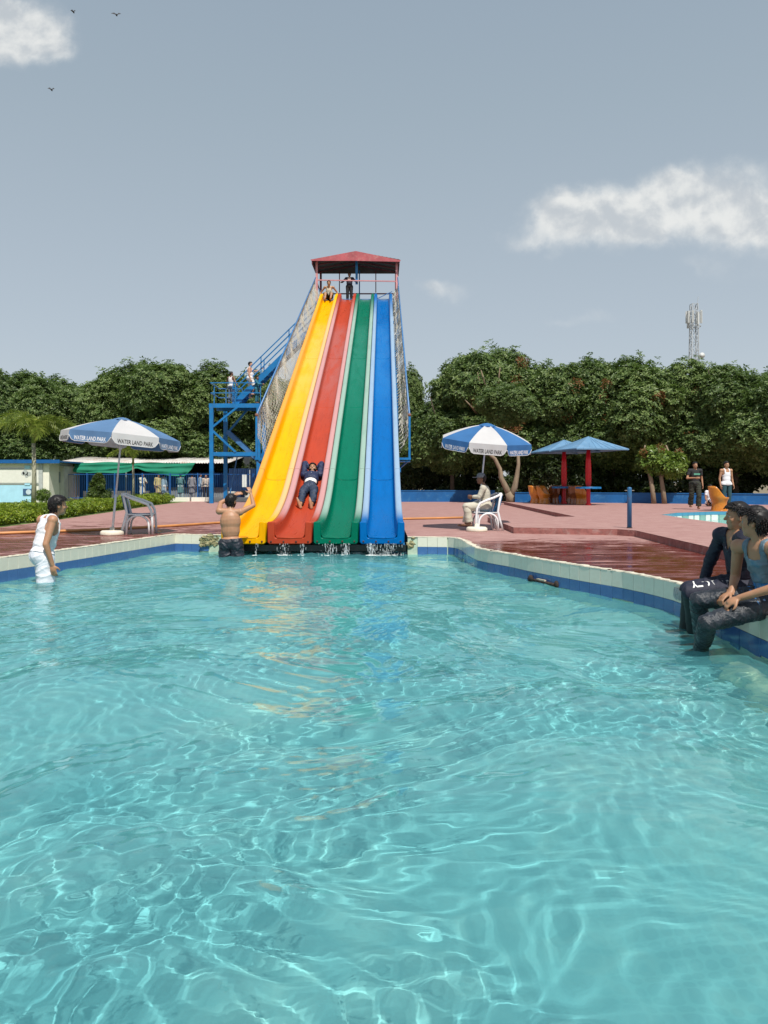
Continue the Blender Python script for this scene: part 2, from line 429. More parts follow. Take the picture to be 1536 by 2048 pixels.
# a rendered ledge under water along the right side
mb = MB(); n = 14; vs = []
for i in range(n+1):
    y = 4.6+2.3*i/n; xo = 2.80+.08*math.sin(i*1.7)+.30*max(0, (i/n-.6)/.4)
    vs += [(3.2,y,-.26+.02*math.sin(i*2.1)), (xo+.1,y,-.30+.03*math.sin(i*1.3)), (xo,y,-.40), (xo-.05,y,FLOORZ)]
mb.add(vs, [(i*4+j, i*4+j+1, i*4+4+j+1, i*4+4+j) for i in range(n) for j in range(3)], True)
o = obj('submerged_ledge', mb, mat('ledge_plaster', (.42,.42,.27), .7, var=.4, vs=4, dirt=((.05,.14,.25), 1, 2.6)), PW); o.cycles.is_caustics_receiver = True
# grey mortar patch on the rim
pc = Vector((3.19, 8.12, .25)); mb = MB(); vs = []
for i in range(14):
    a = i/14*6.283; r = rt.uniform(.7, 1.15)
    vs.append(pc+Vector((-.018, math.cos(a)*.13*r, math.sin(a)*.085*r)))
vs.append(pc+Vector((-.03,0,0))); mb.add(vs, [(14,(i+1)%14,i) for i in range(14)])
obj('mortar_patch', mb, mat('grey_mortar', (.38,.40,.40), .9, var=.4, vs=20, bump=.8, bs=60), PW)

# broken, mossy masonry on both sides of the slide mouth
MOSS = mat('mossy_stone', (.30,.27,.15), .95, var=.6, vs=14, bump=.9, bs=40, dirt=((.10,.12,.03), .8, 9))
rr = random.Random(9)
def rubble(name, cx, cy, spx, n, label):
    mb = MB()
    for i in range(n):
        x = cx+rr.uniform(-spx, spx); z = rr.uniform(.12, .34)-.0; r = rr.uniform(.018, .052)
        k = len(mb.v); mb.ball((x, cy+.02+rr.uniform(-.02,.02), z), (r*1.5, r*.8, r), 4)
        for q in range(k, len(mb.v)):
            a = Vector(mb.v[q]); mb.v[q] = tuple(a + Vector((rr.uniform(-1,1), rr.uniform(-1,1), rr.uniform(-1,1)))*r*.28)
    mb.sm = [False]*len(mb.sm)
    obj(name, mb, MOSS, label=label, cat='rubble', kind='thing')
rubble('broken_masonry', -3.60, 15.76, .24, 80, 'crumbled mossy masonry of the pool rim behind the shirtless man filming')
rubble('broken_masonry', .56, 15.18, .06, 14, 'small mossy lump of broken rim beside the blue chute exit')

# ------------------------------------------------------------------ water
def waves(X, Y):
    r = np.random.default_rng(5); Z = np.zeros_like(X)
    wx = .30*np.sin(X*1.3+Y*.7)+.22*np.sin(Y*1.9-X*.8+1)+.08*np.sin(X*4.1-Y*3.3)
    wy = .30*np.sin(Y*1.1-X*.9+2)+.22*np.sin(X*2.1+Y*.4)+.08*np.sin(Y*4.7+X*3.9)
    env = .75+.35*np.sin(X*.9+Y*.6+1)*np.sin(Y*.7-X*.5)
    for k in range(90):
        lam = .075*(26)**(r.random()**1.3); th = r.normal(math.pi/2, .95)
        a = lam*.0027*(r.random()*.7+.6)*(1.2 if lam < .16 else .85 if lam < .5 else 1.0)
        K = 2*math.pi/lam
        Z += a*np.sin(K*((X+wx)*math.cos(th)+(Y+wy)*math.sin(th))+r.random()*6.28)*(env if lam < .8 else 1)
    # rings where the slide water falls in
    for cx, cy, am in ((-1.95,14.85,.006),(-1.0,14.85,.008),(-.05,14.85,.009),(-3.0,14.4,.006),(-4.95,11,.006)):
        d = np.hypot(X-cx, Y-cy); Z += am*np.sin(d*26)*np.exp(-d*1.6)
    return Z
def water_mat():
    m = bpy.data.materials.new('pool_water'); m.use_nodes = True
    b = NB(m.node_tree); p = m.node_tree.nodes['Principled BSDF']
    out = m.node_tree.nodes['Material Output']; m.node_tree.nodes.remove(p)
    gl = b.n('ShaderNodeBsdfGlass'); gl.inputs['IOR'].default_value = 1.31; gl.inputs['Roughness'].default_value = 0; gl.inputs['Color'].default_value = (.87,1,.985,1)
    df = b.n('ShaderNodeBsdfDiffuse'); df.inputs['Color'].default_value = (.18,.65,.71,1)     # the slightly cloudy, chlorinated water
    mx = b.n('ShaderNodeMixShader'); mx.inputs[0].default_value = .15
    b.put(mx.inputs[1], gl.outputs[0]); b.put(mx.inputs[2], df.outputs[0]); b.put(out.inputs[0], mx.outputs[0])
    return m
def grid(x0, x1, y0, y1, st, zf, inside=None):
    nx = int((x1-x0)/st)+1; ny = int((y1-y0)/st)+1
    X, Y = np.meshgrid(np.linspace(x0, x1, nx), np.linspace(y0, y1, ny)); Z = zf(X, Y)
    V = np.stack([X, Y, Z], -1).reshape(-1, 3); i = np.arange(nx*ny).reshape(ny, nx)
    F = np.stack([i[:-1,:-1], i[:-1,1:], i[1:,1:], i[1:,:-1]], -1).reshape(-1, 4)
    if inside is not None:
        c = V[F].mean(1); F = F[inside(c[:,0], c[:,1])]
        used = np.unique(F); mp = np.full(len(V), -1); mp[used] = np.arange(len(used)); V = V[used]; F = mp[F]
    return V, F
def in_poly(poly, grow=0):
    P = np.array(poly)
    def f(x, y):
        ins = np.zeros(x.shape, bool); n = len(P)
        for i in range(n):
            x0, y0 = P[i]; x1, y1 = P[(i+1) % n]
            if y0 == y1: continue
            c = ((y0 > y) != (y1 > y)) & (x < (x1-x0)*(y-y0)/(y1-y0)+x0); ins ^= c
        return ins
    return f
big = [(x+(-.06 if x < -3 else .05), y+(.05 if y > 14.8 else 0)) for x, y in pool]
V, F = grid(-7.4, 3.4, -1.5, 17.4, .026, waves, in_poly(big))
o = link('pool_water', npmesh('pool_water', V, F, True), water_mat(), kind='structure'); o.cycles.is_caustics_caster = True
V, F = grid(-7.4, 3.4, -4, -1.5, .06, waves, in_poly(big))
o = link('pool_water_behind', npmesh('pool_water_behind', V, F, True), bpy.data.materials['pool_water'], kind='structure'); o.cycles.is_caustics_caster = True

# second pool on the raised deck
mb = MB(); wallstrip(mb, pool2[::-1]+[pool2[-1]], -.4, UD-.003)
L2 = mat('pool_lining', (.25,.50,.47), .4, var=.2, vs=2)
P2 = obj('second_pool_wall', mb, L2, kind='structure'); ORG[P2] = Vector((0,0,0))
link('second_pool_floor', fill2d('second_pool_floor', [pool2], -.1), L2, kind='structure')
V, F = grid(7.6, 22.2, 12.8, 25.3, .08, lambda X, Y: .20+.5*waves(X, Y), in_poly(pool2))
WW = mat('second_pool_water', (.16,.37,.35), .05, spec=.6, var=.15, vs=1.2)
link('second_pool_water', npmesh('second_pool_water', V, F, True), WW, kind='structure')
BAND = mat('turquoise_tile', (.08,.30,.46), .2, var=.15, vs=3); WHT = mat('white_tile', (.78,.80,.74), .2, var=.08, vs=3)
GT = mat('green_tile', (.25,.46,.40), .2, var=.15, vs=3)
tb = [MB().box((0,0,0), (.29,.012,.10)), MB().box((0,0,0), (.24,.012,.17))]
mes = []
for k, (m_, q) in enumerate(((BAND, tb[0]), (WHT, tb[1]), (GT, tb[1]))):
    me = bpy.data.meshes.new('band_tile'); me.from_pydata(q.v, [], q.f); me.materials.append(m_); mes.append(me)
pp = resample(pool2[:4], .3)
for i, (a, c) in enumerate(zip(pp, pp[1:])):
    mid = (a+c)/2; t = (c-a).normalized(); n = Vector((t.y, -t.x, 0))
    if mid.x > 14.2: break
    for me, z in ((mes[0], .425), (mes[1] if (i % 3) != 1 or i < 6 else mes[2], .285)):
        o = bpy.data.objects.new('tile', me); COL.objects.link(o)
        M2 = Matrix((t, -n, Vector((0,0,1)))).transposed().to_4x4(); M2.translation = Vector((mid.x, mid.y, z))+n*.01
        o.matrix_world = M2; o.parent = P2

# ------------------------------------------------------------------ the four-lane slide
def bedz(y):
    if y <= 15.3: return .33
    if y <= 19.1: return .33+.49*(y-15.3)**2/(2*3.8)
    z = 1.261+.495*(y-19.1)
    return min(z, 10.86) if y < 38.6 else 10.86
def fiberglass(name, col, pale=None, rough=.22, worn=None):
    m = bpy.data.materials.new(name); m.use_nodes = True
    b = NB(m.node_tree); p = m.node_tree.nodes['Principled BSDF']
    tc = b.n('ShaderNodeTexCoord').outputs['Object']; s = b.n('ShaderNodeSeparateXYZ'); b.put(s.inputs[0], tc)
    y = s.outputs[1]
    n = b.noise(b.scale(tc, (3, .35, 1)), 2.2, 6, .65, .3)
    hi = tuple(min(1, c*1.10) for c in col); lo = tuple(c*.90 for c in col)
    c = b.ramp(n, [(.3, lo), (.7, hi)])
    if worn:                    # sliders have dulled the middle sections
        f = b.m('MULTIPLY', b.mr(y, 7.5, 12.5), b.mr(y, 19.6, 17.5))
        f = b.m('MULTIPLY', f, b.mr(b.noise(b.scale(tc, (2.2, .12, 1)), 1.6, 4, .55, .4), .3, .62, .25, 1))
        c = b.mix(f, c, (*worn, 1))
        d = b.noise(b.scale(tc, (7, .5, 1)), 3, 7, .72, .5)
        c = b.mix(b.mr(d, .60, .80, 0, .28), c, (*[q*.45 for q in col], 1))
    if pale:                    # chalked, sun-bleached gelcoat except near the ends
        f = b.m('MULTIPLY', b.mr(y, .8, 2.3), b.mr(y, 23.2, 18.0))
        f = b.m('MULTIPLY', f, b.mr(n, .15, .55, .8, 1))
        c = b.mix(f, c, (*pale, 1))
        d = b.noise(b.scale(tc, (9, 1.2, 1)), 4, 6, .7, .6)
        c = b.mix(b.m('MULTIPLY', b.mr(d, .60, .72), b.mr(y, 6, 1.5, .10, .55)), c, (.16,.15,.13,1))
    b.put(p.inputs['Base Color'], c)
    b.put(p.inputs['Roughness'], b.mr(n, .3, .7, rough, rough+.18, False)); p.inputs['Specular IOR Level'].default_value = .10
    bp = b.n('ShaderNodeBump'); bp.inputs['Strength'].default_value = .25; bp.inputs['Distance'].default_value = .02
    b.put(bp.inputs['Height'], b.noise(b.scale(tc, (1, .5, 1)), 5, 3)); b.put(p.inputs['Normal'], bp.outputs[0])
    return m
SL = thing('water_slide', 'tall four-lane fibreglass water slide in yellow, red, green and blue', 'water slide', (-1.42, 15, 0))
lanes = [('yellow chute', -2.80, (.80,.37,.0), (.70,.42,.19), (.68,.32,.06)),
         ('red chute', -1.88, (.40,.052,.022), (.50,.265,.26), None),
         ('green chute', -.96, (.0,.135,.078), (.27,.39,.33), None),
         ('blue chute', -.04, (.0,.115,.37), (.26,.37,.50), None)]
HW = .452
# half profile, from the bed centre out to the flange's outer skirt
prof = [(0,.0),(.12,.002),(.21,.012),(.262,.035),(.286,.08),(.296,.16),(.304,.25),(.318,.285),(.345,.30),(.40,.302),(.437,.298),(.450,.28),(.452,.20),(.452,-.06)]
full = [(-x, z) for x, z in prof[::-1]] + prof[1:]
cuts = [14.98, 19.6, 24.4, 29.2, 33.9, 38.7]
BOLT = mat('rusty_bolt', (.07,.02,.012), .6, var=.3)
for li, (nm, cx, col, pale, leftcol) in enumerate(lanes):
    bed = fiberglass(nm.replace(' ', '_')+'_bed', col, worn={'yellow chute': (.80,.43,.06), 'red chute': (.38,.095,.075), 'green chute': (.01,.17,.11), 'blue chute': (.01,.15,.42)}[nm])
    fl = fiberglass(nm.replace(' ', '_')+'_flange', col if not leftcol else (.80,.43,.0), pale, .4)
    fl2 = fl if not leftcol else fiberglass('yellow_outer_flange', (.80,.43,.0), leftcol, .35)
    lane = MB()
    # each lane is the section at the mouth plus four more above
    secs = []
    for k, (y0, y1) in enumerate(zip(cuts, cuts[1:])):
        mb = MB(); st = .16 if k == 0 else .8
        n = max(2, int((y1-y0)/st)); ys = [y0+(y1-y0)*i/n for i in range(n+1)]; ys = ys[:1]+[y0+.012, y0+.05]+ys[1:-1]+[y1-.05, y1-.012]+ys[-1:]; n = len(ys)-1
        lift = .005*(k % 2)
        vs = []
        for y in ys:
            e = 0.007 if y in (y0, y1) else 0
            yy_ = y+(.011 if y == y0 and k else 0)-(.011 if y == y1 and k < 4 else 0)
            flare = max(0, (16.6-y)/1.6)
            for (x, z) in full:
                zz = z+lift*(1 if z < .29 else .4)
                sl_ = .49*min(1, max(0, (y-15.3)/3.8))
                vs.append((cx+x, yy_-(z*sl_*.7 if 0 < z else 0)*1, bedz(y)+zz+(.02*flare if z > .25 else 0)))
        m = len(full)
        for i in range(n):
            for j in range(m-1):
                xm = (full[j][0]+full[j+1][0])/2
                mb.cur = 0 if abs(xm) < .31 else (1 if xm > 0 else 2)
                mb.add([], [])
                mb.f.append([i*m+j, i*m+j+1, (i+1)*m+j+1, (i+1)*m+j]); mb.mi.append(mb.cur); mb.sm.append(True)
        mb.v = vs; secs.append(mb)
    root = None
    for k, mb in enumerate(secs):
        if k == 0:
            root = obj('chute', mb, [bed, fl, fl2], SL, label=nm)
        else:
            obj('section', mb, [bed, fl, fl2], root)
    for o in [root]+list(root.children):
        md = o.modifiers.new('s', 'SOLIDIFY'); md.thickness = .012; md.offset = -1
    # rolled mouth frame with raised shoulders
    out = []
    def arc(cx_, cz_, r, a0, a1, n=5): return [(cx_+r*math.cos(R(a0+(a1-a0)*i/n)), cz_+r*math.sin(R(a0+(a1-a0)*i/n))) for i in range(n+1)]
    outer = [(.40,-.11),(.448,-.07)] + arc(.413,.305,.035,0,90) + arc(.345,.31,.035,90,180) + [(.300,.12)] + arc(.262,.055,.038,0,-90)[0:5] + [(.24,.016)]
    prof2 = outer + [(-x, z) for x, z in outer[::-1]]
    yf = 14.93; mb = MB(); n = len(prof2)
    cz = .33
    def ring(y, shrink): 
        c_ = []
        for i, (x, z) in enumerate(prof2):
            a = Vector(prof2[i-1]); d = Vector(prof2[(i+1) % n]); t = (d-a).normalized(); nn = Vector((-t.y, t.x))
            c_.append((cx+x+nn.x*shrink, y, cz+z+nn.y*shrink))
        return c_
    vs = ring(15.02, .002)+ring(14.955, .0)+ring(14.935, .008)+ring(14.928, .02)
    fs = [(r*n+i, (r+1)*n+i, (r+1)*n+(i+1) % n, r*n+(i+1) % n) for r in range(3) for i in range(n)]
    mb.add(vs, fs, True)
    # face, built as a strip between outer silhouette and inner mouth (left pillar, sill, right pillar)
    mb.f.append([3*n+i for i in range(n)][::-1]); mb.mi.append(0); mb.sm.append(False)
    mouth = obj('mouth_frame', mb, bed, root)
    bm = bmesh.new(); bm.from_mesh(mouth.data); bmesh.ops.triangulate(bm, faces=[f for f in bm.faces if len(f.verts) > 4], ngon_method='EAR_CLIP')
    bmesh.ops.recalc_face_normals(bm, faces=bm.faces); bm.to_mesh(mouth.data); bm.free()
    for bx in (-.37, -.12, .13, .37):
        obj('bolt', MB().lathe((cx+bx, 14.925, cz-.055), [(.0,0),(.020,0),(.020,.008),(.012,.014),(0,.014)], 8, Matrix.Rotation(R(90), 3, 'X'), close=False), BOLT, root)
    # polished bead along the sill
    obj('sill_bead', MB().tube([(cx-.25, 14.935, cz+.02), (cx, 14.93, cz+.012), (cx+.25, 14.935, cz+.02)], .012, 6), bed, root)

BLU = mat('blue_paint', (.006,.17,.44), .32, var=.15, vs=2.5, dirt=((.14,.07,.04), .25, 7))
BLUD = mat('dusty_blue_paint', (.05,.17,.38), .4, var=.2, vs=5)
PNK = mat('faded_pink_paint', (.58,.26,.27), .6, var=.15, vs=3)
MAR = mat('maroon_paint', (.17,.035,.05), .55, var=.2, vs=3)
XL, XR = -3.50, .70            # hand rail lines left and right of the chutes
# support frame under the slide
mb = MB()
for y in (17.2, 20.5, 25.2, 30, 34.8):
    z = bedz(y)-.16
    mb.bar((-3.3,y,z), (.46,y,z), .10, .12)
    for x in (-3.2,-1.4,.38):
        mb.bar((x,y,.30), (x,y,z), .11)
    if y > 20: mb.bar((-3.2,y,.35), (.38,y,z-.1), .06); mb.bar((.38,y,.35), (-3.2,y,z-.1), .06)
for x in (-3.2, .38):
    for a, c in zip((15.4,17.2,20.5,25.2,30), (17.2,20.5,25.2,30,34.8)): mb.bar((x,a,bedz(a)-.22), (x,c,bedz(c)-.22), .1)
obj('support_frame', mb, BLU, SL)
mb = MB().box((-1.42, 15.12, .13), (3.72,.10,.12)); obj('mouth_beam', mb, mat('wet_black_steel', (.012,.012,.012), .3), SL)
NET = mat('rope_net', (.86,.81,.70), .9, var=.2, vs=9, transl=(.7,.65,.55))
for sgn, X, xe, lb in ((-1, XL, -3.26, 'left-hand rail'), (1, XR, .42, 'right-hand rail')):
    y0, y1 = 20.6, 38.4; H0 = bedz(y0)+.25; H1 = bedz(y0)+1.30
    mb = MB().tube([(X,y0,H1), (X,y1,bedz(y1)+1.13)], .028, 8); hr = obj('hand_rail', mb, BLUD, SL)
    obj('rail_post', MB().bar((X,y0,H0-.15), (X,y0,H1), .055), BLU, hr)
    for i in range(1, 9):
        y = y0+(y1-y0)*i/9; obj('baluster', MB().bar((X,y,bedz(y)+.1), (X,y,bedz(y)+1.18), .025), NET, hr)
    mb = MB(); mb.bar((X+sgn*.04,y0,H0-.15), (xe,y0,H0-.15), .06); mb.bar((X,y0,H0-.18), (xe,y0+.3,H0-.42), .04)
    mb.box(((X+xe)/2,y0+.25,H0-.22), (abs(X-xe)+.05,.5,.03))
    obj('walkway_end', mb, BLU, SL)
    for i in range(13):                        # steps of the walkway beside the chute
        pass
    # knotted net between rail and chute
    Vn = []; Fn = []; nv = 0; rn = random.Random(3+sgn); Ltot = y1-y0; pitch = .17 if sgn < 0 else .25; hgt = 1.0
    def netp(sv, t):
        y = y0+min(max(sv,0),Ltot); top = Vector((X, y, bedz(y)+1.25-.12*(y-y0)/Ltot)); bot = Vector((xe+sgn*.02, y, bedz(y)+.27))
        sag = .05*math.sin(t*math.pi)*math.sin(sv*2.1)+.02*math.sin(sv*9+t*7)
        return bot+(top-bot)*t+Vector((sgn*(.09*math.sin(t*math.pi)*(1+.4*math.sin(sv*3.3))), sag, -.05*t*(.5+.5*math.sin(sv*5.2))))
    for d in (1, -1):
        k = -10
        while k*pitch < Ltot+1:
            pts = []
            for i in range(9):
                t = i/8; sv = k*pitch+(t*hgt if d > 0 else (1-t)*hgt)
                if 0 <= sv <= Ltot: pts.append(netp(sv+.012*math.sin(k*3.1+i), t))
            if len(pts) > 1:
                r = .0078 if sgn < 0 else .013
                for p in pts:
                    for a in (0, 2.1, 4.2): Vn.append((p.x+r*math.cos(a), p.y+r*.5*math.sin(a), p.z+r*math.sin(a)))
                for i in range(len(pts)-1):
                    for j in range(3): Fn.append((nv+i*3+j, nv+i*3+(j+1)%3, nv+i*3+3+(j+1)%3, nv+i*3+3+j))
                nv += len(pts)*3
            k += 1
    Vn = np.array(Vn)-np.array(SL.location)
    o = link('safety_net', npmesh('safety_net', Vn, np.array(Fn), True), NET, SL)
# lashings where the rail bends
for X in (XL, XR): obj('lashing', MB().ball((X,20.6,bedz(20.6)+1.3), .05, 6), mat('brown_tape', (.22,.10,.07), .8), SL)

# ------------------------------------------------------------------ slide tower
TW_ = thing('slide_tower', 'blue steel tower with a maroon gabled canopy behind the slide', 'tower', (-1.42, 39.8, .3))
PZ = 10.80
obj('platform', MB().box((-1.42,40.15,PZ-.06), (4.3,2.9,.12)), BLU, TW_)
obj('start_ledge', MB().box((-1.42,38.78,PZ-.02), (3.9,.16,.10)), mat('grey_steel', (.25,.27,.30), .5), TW_)
for x in (XL+.02, XR-.04):
    for y in (38.8, 41.3):
        obj('post', MB().bar((x,y,.3), (x,y,PZ), .16), BLU, TW_)
        obj('roof_post', MB().bar((x,y,PZ), (x,y,13.0 if y < 40 else 13.15), .11), PNK if y < 40 else MAR, TW_)
obj('roof_post', MB().bar((-1.42,38.95,PZ+.95), (-1.42,38.95,13.1), .12), BLU, TW_, label='blue roof post at the middle')
obj('roof_post', MB().bar((-1.35,41.2,PZ), (-1.35,41.2,13.1), .06), BLU, TW_, label='thin blue rear post')
for x in (-2.45, -.45): obj('rear_post', MB().bar((x,41.25,PZ+1.1), (x,41.25,13.1), .05), MAR, TW_)
mb = MB(); mb.bar((XL,38.82,11.93), (XR-.03,38.82,11.86), .055); obj('guard_bar', mb, PNK, TW_)
for z, q in ((11.83, MAR), (11.25, MAR)): obj('rear_rail', MB().bar((XL,41.25,z), (XR,41.25,z), .06), q, TW_)
for x in (XL, XR-.02): obj('side_rail', MB().bar((x,38.8,11.9), (x,41.3,11.9), .05), MAR, TW_)
mb = MB(); mb.bar((-.52,38.8,10.88), (.42,38.8,11.33), .035); obj('brace', mb, BLUD, TW_)
obj('brace', MB().bar((-3.4,38.9,11.5), (-2.9,38.9,10.9), .035), BLUD, TW_)
mb = MB(); mb.bar((-3.5,39.0,10.98), (.5,39.0,10.98), .03); obj('toe_bar', mb, BLUD, TW_)
# gabled canopy: ribbed sheets on maroon rafters, sheet-metal gable
ROOF = mat('roof_sheet_underside', (.10,.09,.08), .8, var=.3, vs=2); RED = mat('faded_maroon_sheet', (.40,.085,.10), .55, var=.22, vs=1.6, dirt=((.50,.33,.28), .35, 5))
ex0, ex1, rx_ = -3.73, .82, -1.45; yf, yb = 38.45, 41.35; ze, zr = 12.87, 13.28
for (xa, za, xb, zb) in ((ex0, ze, rx_, zr), (rx_, zr, ex1, ze)):
    mb = MB(); n = 46; vs = []
    for i in range(n+1):
        t = i/n; w = .012*math.sin(i*math.pi)*0+(.014 if i % 4 in (0,) else 0)
        x = xa+(xb-xa)*t; z = za+(zb-za)*t+w
        vs += [(x, yf, z+.0), (x, yb, z+.16)]
    mb.add(vs, [(2*i, 2*i+1, 2*i+3, 2*i+2) for i in range(n)])
    o = obj('roof_sheet', mb, ROOF, TW_); md = o.modifiers.new('s', 'SOLIDIFY'); md.thickness = .012
zf = .11
mb = MB(); vs = []
for y in (yf-.03, yf): vs += [(ex0-.04,y,ze-.0),(rx_,y,zr+.03),(ex1+.04,y,ze-.03),(ex1-.02,y,ze-.11),(rx_,y,ze-.06),(ex0+.02,y,ze-.06)]
mb.add(vs, [(0,5,4,1),(1,4,3,2),(6,7,10,11),(7,8,9,10),(0,1,7,6),(1,2,8,7),(2,3,9,8),(3,4,10,9),(4,5,11,10),(5,0,6,11)], False)
obj('gable', mb, RED, TW_)
mb = MB(); vs = []
for y in (yb-.02, yb): vs += [(ex0,y,ze+.15),(rx_,y,zr+.15),(ex1,y,ze+.15),(ex1,y,ze+.09),(ex0,y,ze+.09)]
mb.add(vs, [(0,1,2,3,4),(9,8,7,6,5),(0,5,6,1),(1,6,7,2),(4,3,8,9)], False); obj('rear_gable', mb, ROOF, TW_)
for i in range(4):
    y = yf+.15+i*.85; zz = (y-yf)/(yb-yf)*.16
    mb = MB(); mb.bar((ex0+.1,y,ze-.05+zz), (rx_,y,zr-.07+zz), .05); mb.bar((rx_,y,zr-.07+zz), (ex1-.1,y,ze-.05+zz), .05); obj('rafter', mb, MAR, TW_)
for x in (ex0+.04, ex1-.04):
    obj('eave_board', MB().box((x, (yf+yb)/2, ze-.02), (.04, yb-yf, .22), Matrix.Rotation(R(3.1), 3, 'X')), MAR, TW_)

# side staircase with landing
LX0, LX1, LY0, LY1, LZ = -9.15, -6.6, 39.5, 41.3, 5.62
ST = thing('stair_tower', 'blue steel staircase with a railed landing left of the slide', 'staircase', ((LX0+LX1)/2, 40.4, .3))
fr = obj('landing', MB().box(((LX0+LX1)/2-.0,(LY0+LY1)/2,LZ-.03), (LX1-LX0+.1,LY1-LY0,.05)), BLU, ST)
for y in (LY0, LY1): obj('edge_beam', MB().box(((LX0+LX1)/2,y,LZ-.12), (LX1-LX0+.12,.09,.22)), BLU, fr)
for x, y in ((LX0+.07,LY0),(LX0+.30,LY1+.6),(LX1,LY0),(LX1,LY1)):
    obj('leg', MB().bar((x,y,.3), (x,y,LZ-.2), .20), BLU, ST)
for y in (LY0, LY1):
    obj('cross_beam', MB().box(((LX0+LX1)/2,y,2.95), (LX1-LX0,.12,.2)), BLU, ST)
mb = MB().bar((LX0+.1,LY0-.02,4.35), (LX0+1.45,LY0-.02,LZ-.2), .15, .1); obj('knee_brace', mb, BLU, ST)
mb = MB().bar((LX0+.1,LY0-.02,4.2), (LX0+1.35,LY0-.02,3.05), .15, .1); obj('knee_brace', mb, BLU, ST)
mb = MB().bar((LX0+.3,LY1,3.9), (LX0+1.6,LY1,LZ-.2), .15, .1); obj('knee_brace', mb, BLU, ST)
# railings of the landing
def railing(name, pts, zs, n, m=BLU, w=.045):
    root = None; mb = MB()
    for z in zs:
        for a, c in zip(pts, pts[1:]): mb.bar((a[0],a[1],a[2]+z), (c[0],c[1],c[2]+z), w)
    root = obj(name, mb, m, ST)
    for a, c in zip(pts, pts[1:]):
        for i in range(n+1):
            p = Vector(a).lerp(Vector(c), i/n); obj('post', MB().bar(p, p+Vector((0,0,max(zs))), w), m, root)
railing('landing_rail', [(LX1+.1,LY0,LZ),(LX0,LY0,LZ),(LX0,LY1,LZ)], (.55,1.08), 2)
railing('rear_rail', [(LX0,LY1,LZ),(LX1-1.2,LY1,LZ)], (.5,1.0), 3, BLUD)
# upper flight
sx0, sx1 = -7.95, -3.55; sz0, sz1 = LZ, LZ+(sx1-sx0)*.985
for y in (39.75, 40.75):
    fl_ = obj('stringer', MB().bar((sx0,y,sz0-.05), (sx1,y,sz1-.05), .06, .26), BLU, ST)
    railing('stair_rail', [(sx0-.05,y,sz0-.0),(sx1,y,sz1)], (.42,.74,1.05), 3, BLU, .05)
for i in range(18):
    t = (i+.5)/18; obj('step', MB().box((sx0+(sx1-sx0)*t,40.25,sz0+(sz1-sz0)*t), (.26,.94,.035)), BLUD, fl_)
# lower flight behind, descending to the right
fl_ = None
for y in (40.5, 41.1):
    fl_ = obj('lower_stringer', MB().bar((-8.5,y,4.2), (-6.9,y,2.75), .06, .22), BLUD, ST)
    obj('lower_stringer', MB().bar((-6.9,y,2.75), (-4.4,y,.4), .06, .22), BLUD, ST)
for i in range(8): obj('step', MB().box((-8.4+i*.2,40.8,4.1-i*.185), (.22,.6,.03)), BLUD, fl_)
obj('lattice_brace', MB().bar((-8.7,41.9,.3), (-8.2,41.9,2.9), .06), BLUD, ST)
# ------------------------------------------------------------------ people
def V3(*a): return Vector(a)
SKIN = {'a': mat('skin_brown', (.40,.205,.115), .5, var=.08, vs=9, sss=.12), 'd': mat('skin_dark', (.20,.10,.06), .5, var=.1, vs=9, sss=.1), 'l': mat('skin_light', (.56,.32,.22), .5, var=.08, vs=9, sss=.12)}
HAIR = mat('black_hair', (.010,.008,.008), .48, var=.4, vs=40, spec=.3)
def cloth(name, col, rough=.85, var=.10, vs=5, bump=.25, bs=90, **k): return mat(name, col, rough, var=var, vs=vs, bump=bump, bs=bs, **k)

def frame(up, right):
    up = up.normalized(); right = (right-up*right.dot(up)).normalized(); fwd = right.cross(up)
    return Matrix((right, fwd, up)).transposed()
def prim_cone(mb, p, q, r0, r1, n=12):
    p, q = Vector(p), Vector(q); d = q-p; L = max(d.length, 1e-4); d /= L
    pr = [(r0*math.sin(a), -r0*math.cos(a)) for a in (.0, .5, 1.0, 1.4)] + [(r0*.3+r1*.7 if 0 else r0+(r1-r0)*t, L*t) for t in (.0, .5, 1.0)] + [(r1*math.sin(a), L+r1*math.cos(a)) for a in (1.4, 1.0, .5, .0)]
    pr[0] = (r0*.02, pr[0][1]); pr[-1] = (r1*.02, pr[-1][1])
    mb.lathe(p, pr, n, d.to_track_quat('Z', 'Y').to_matrix())
STD = dict(pel=(0,0,.96), wst=(0,0,1.10), nb=(0,.015,1.47), hd=(0,-.015,1.615), sa=(.19,.01,1.42), sb=(-.19,.01,1.42),
           ea=(.245,.03,1.13), eb=(-.245,.03,1.13), wa=(.255,-.04,.885), wb=(-.255,-.04,.885),
           ha=(.095,0,.93), hb=(-.095,0,.93), ka=(.11,-.015,.51), kb=(-.11,-.015,.51), aa=(.115,.03,.09), ab=(-.115,.03,.09))
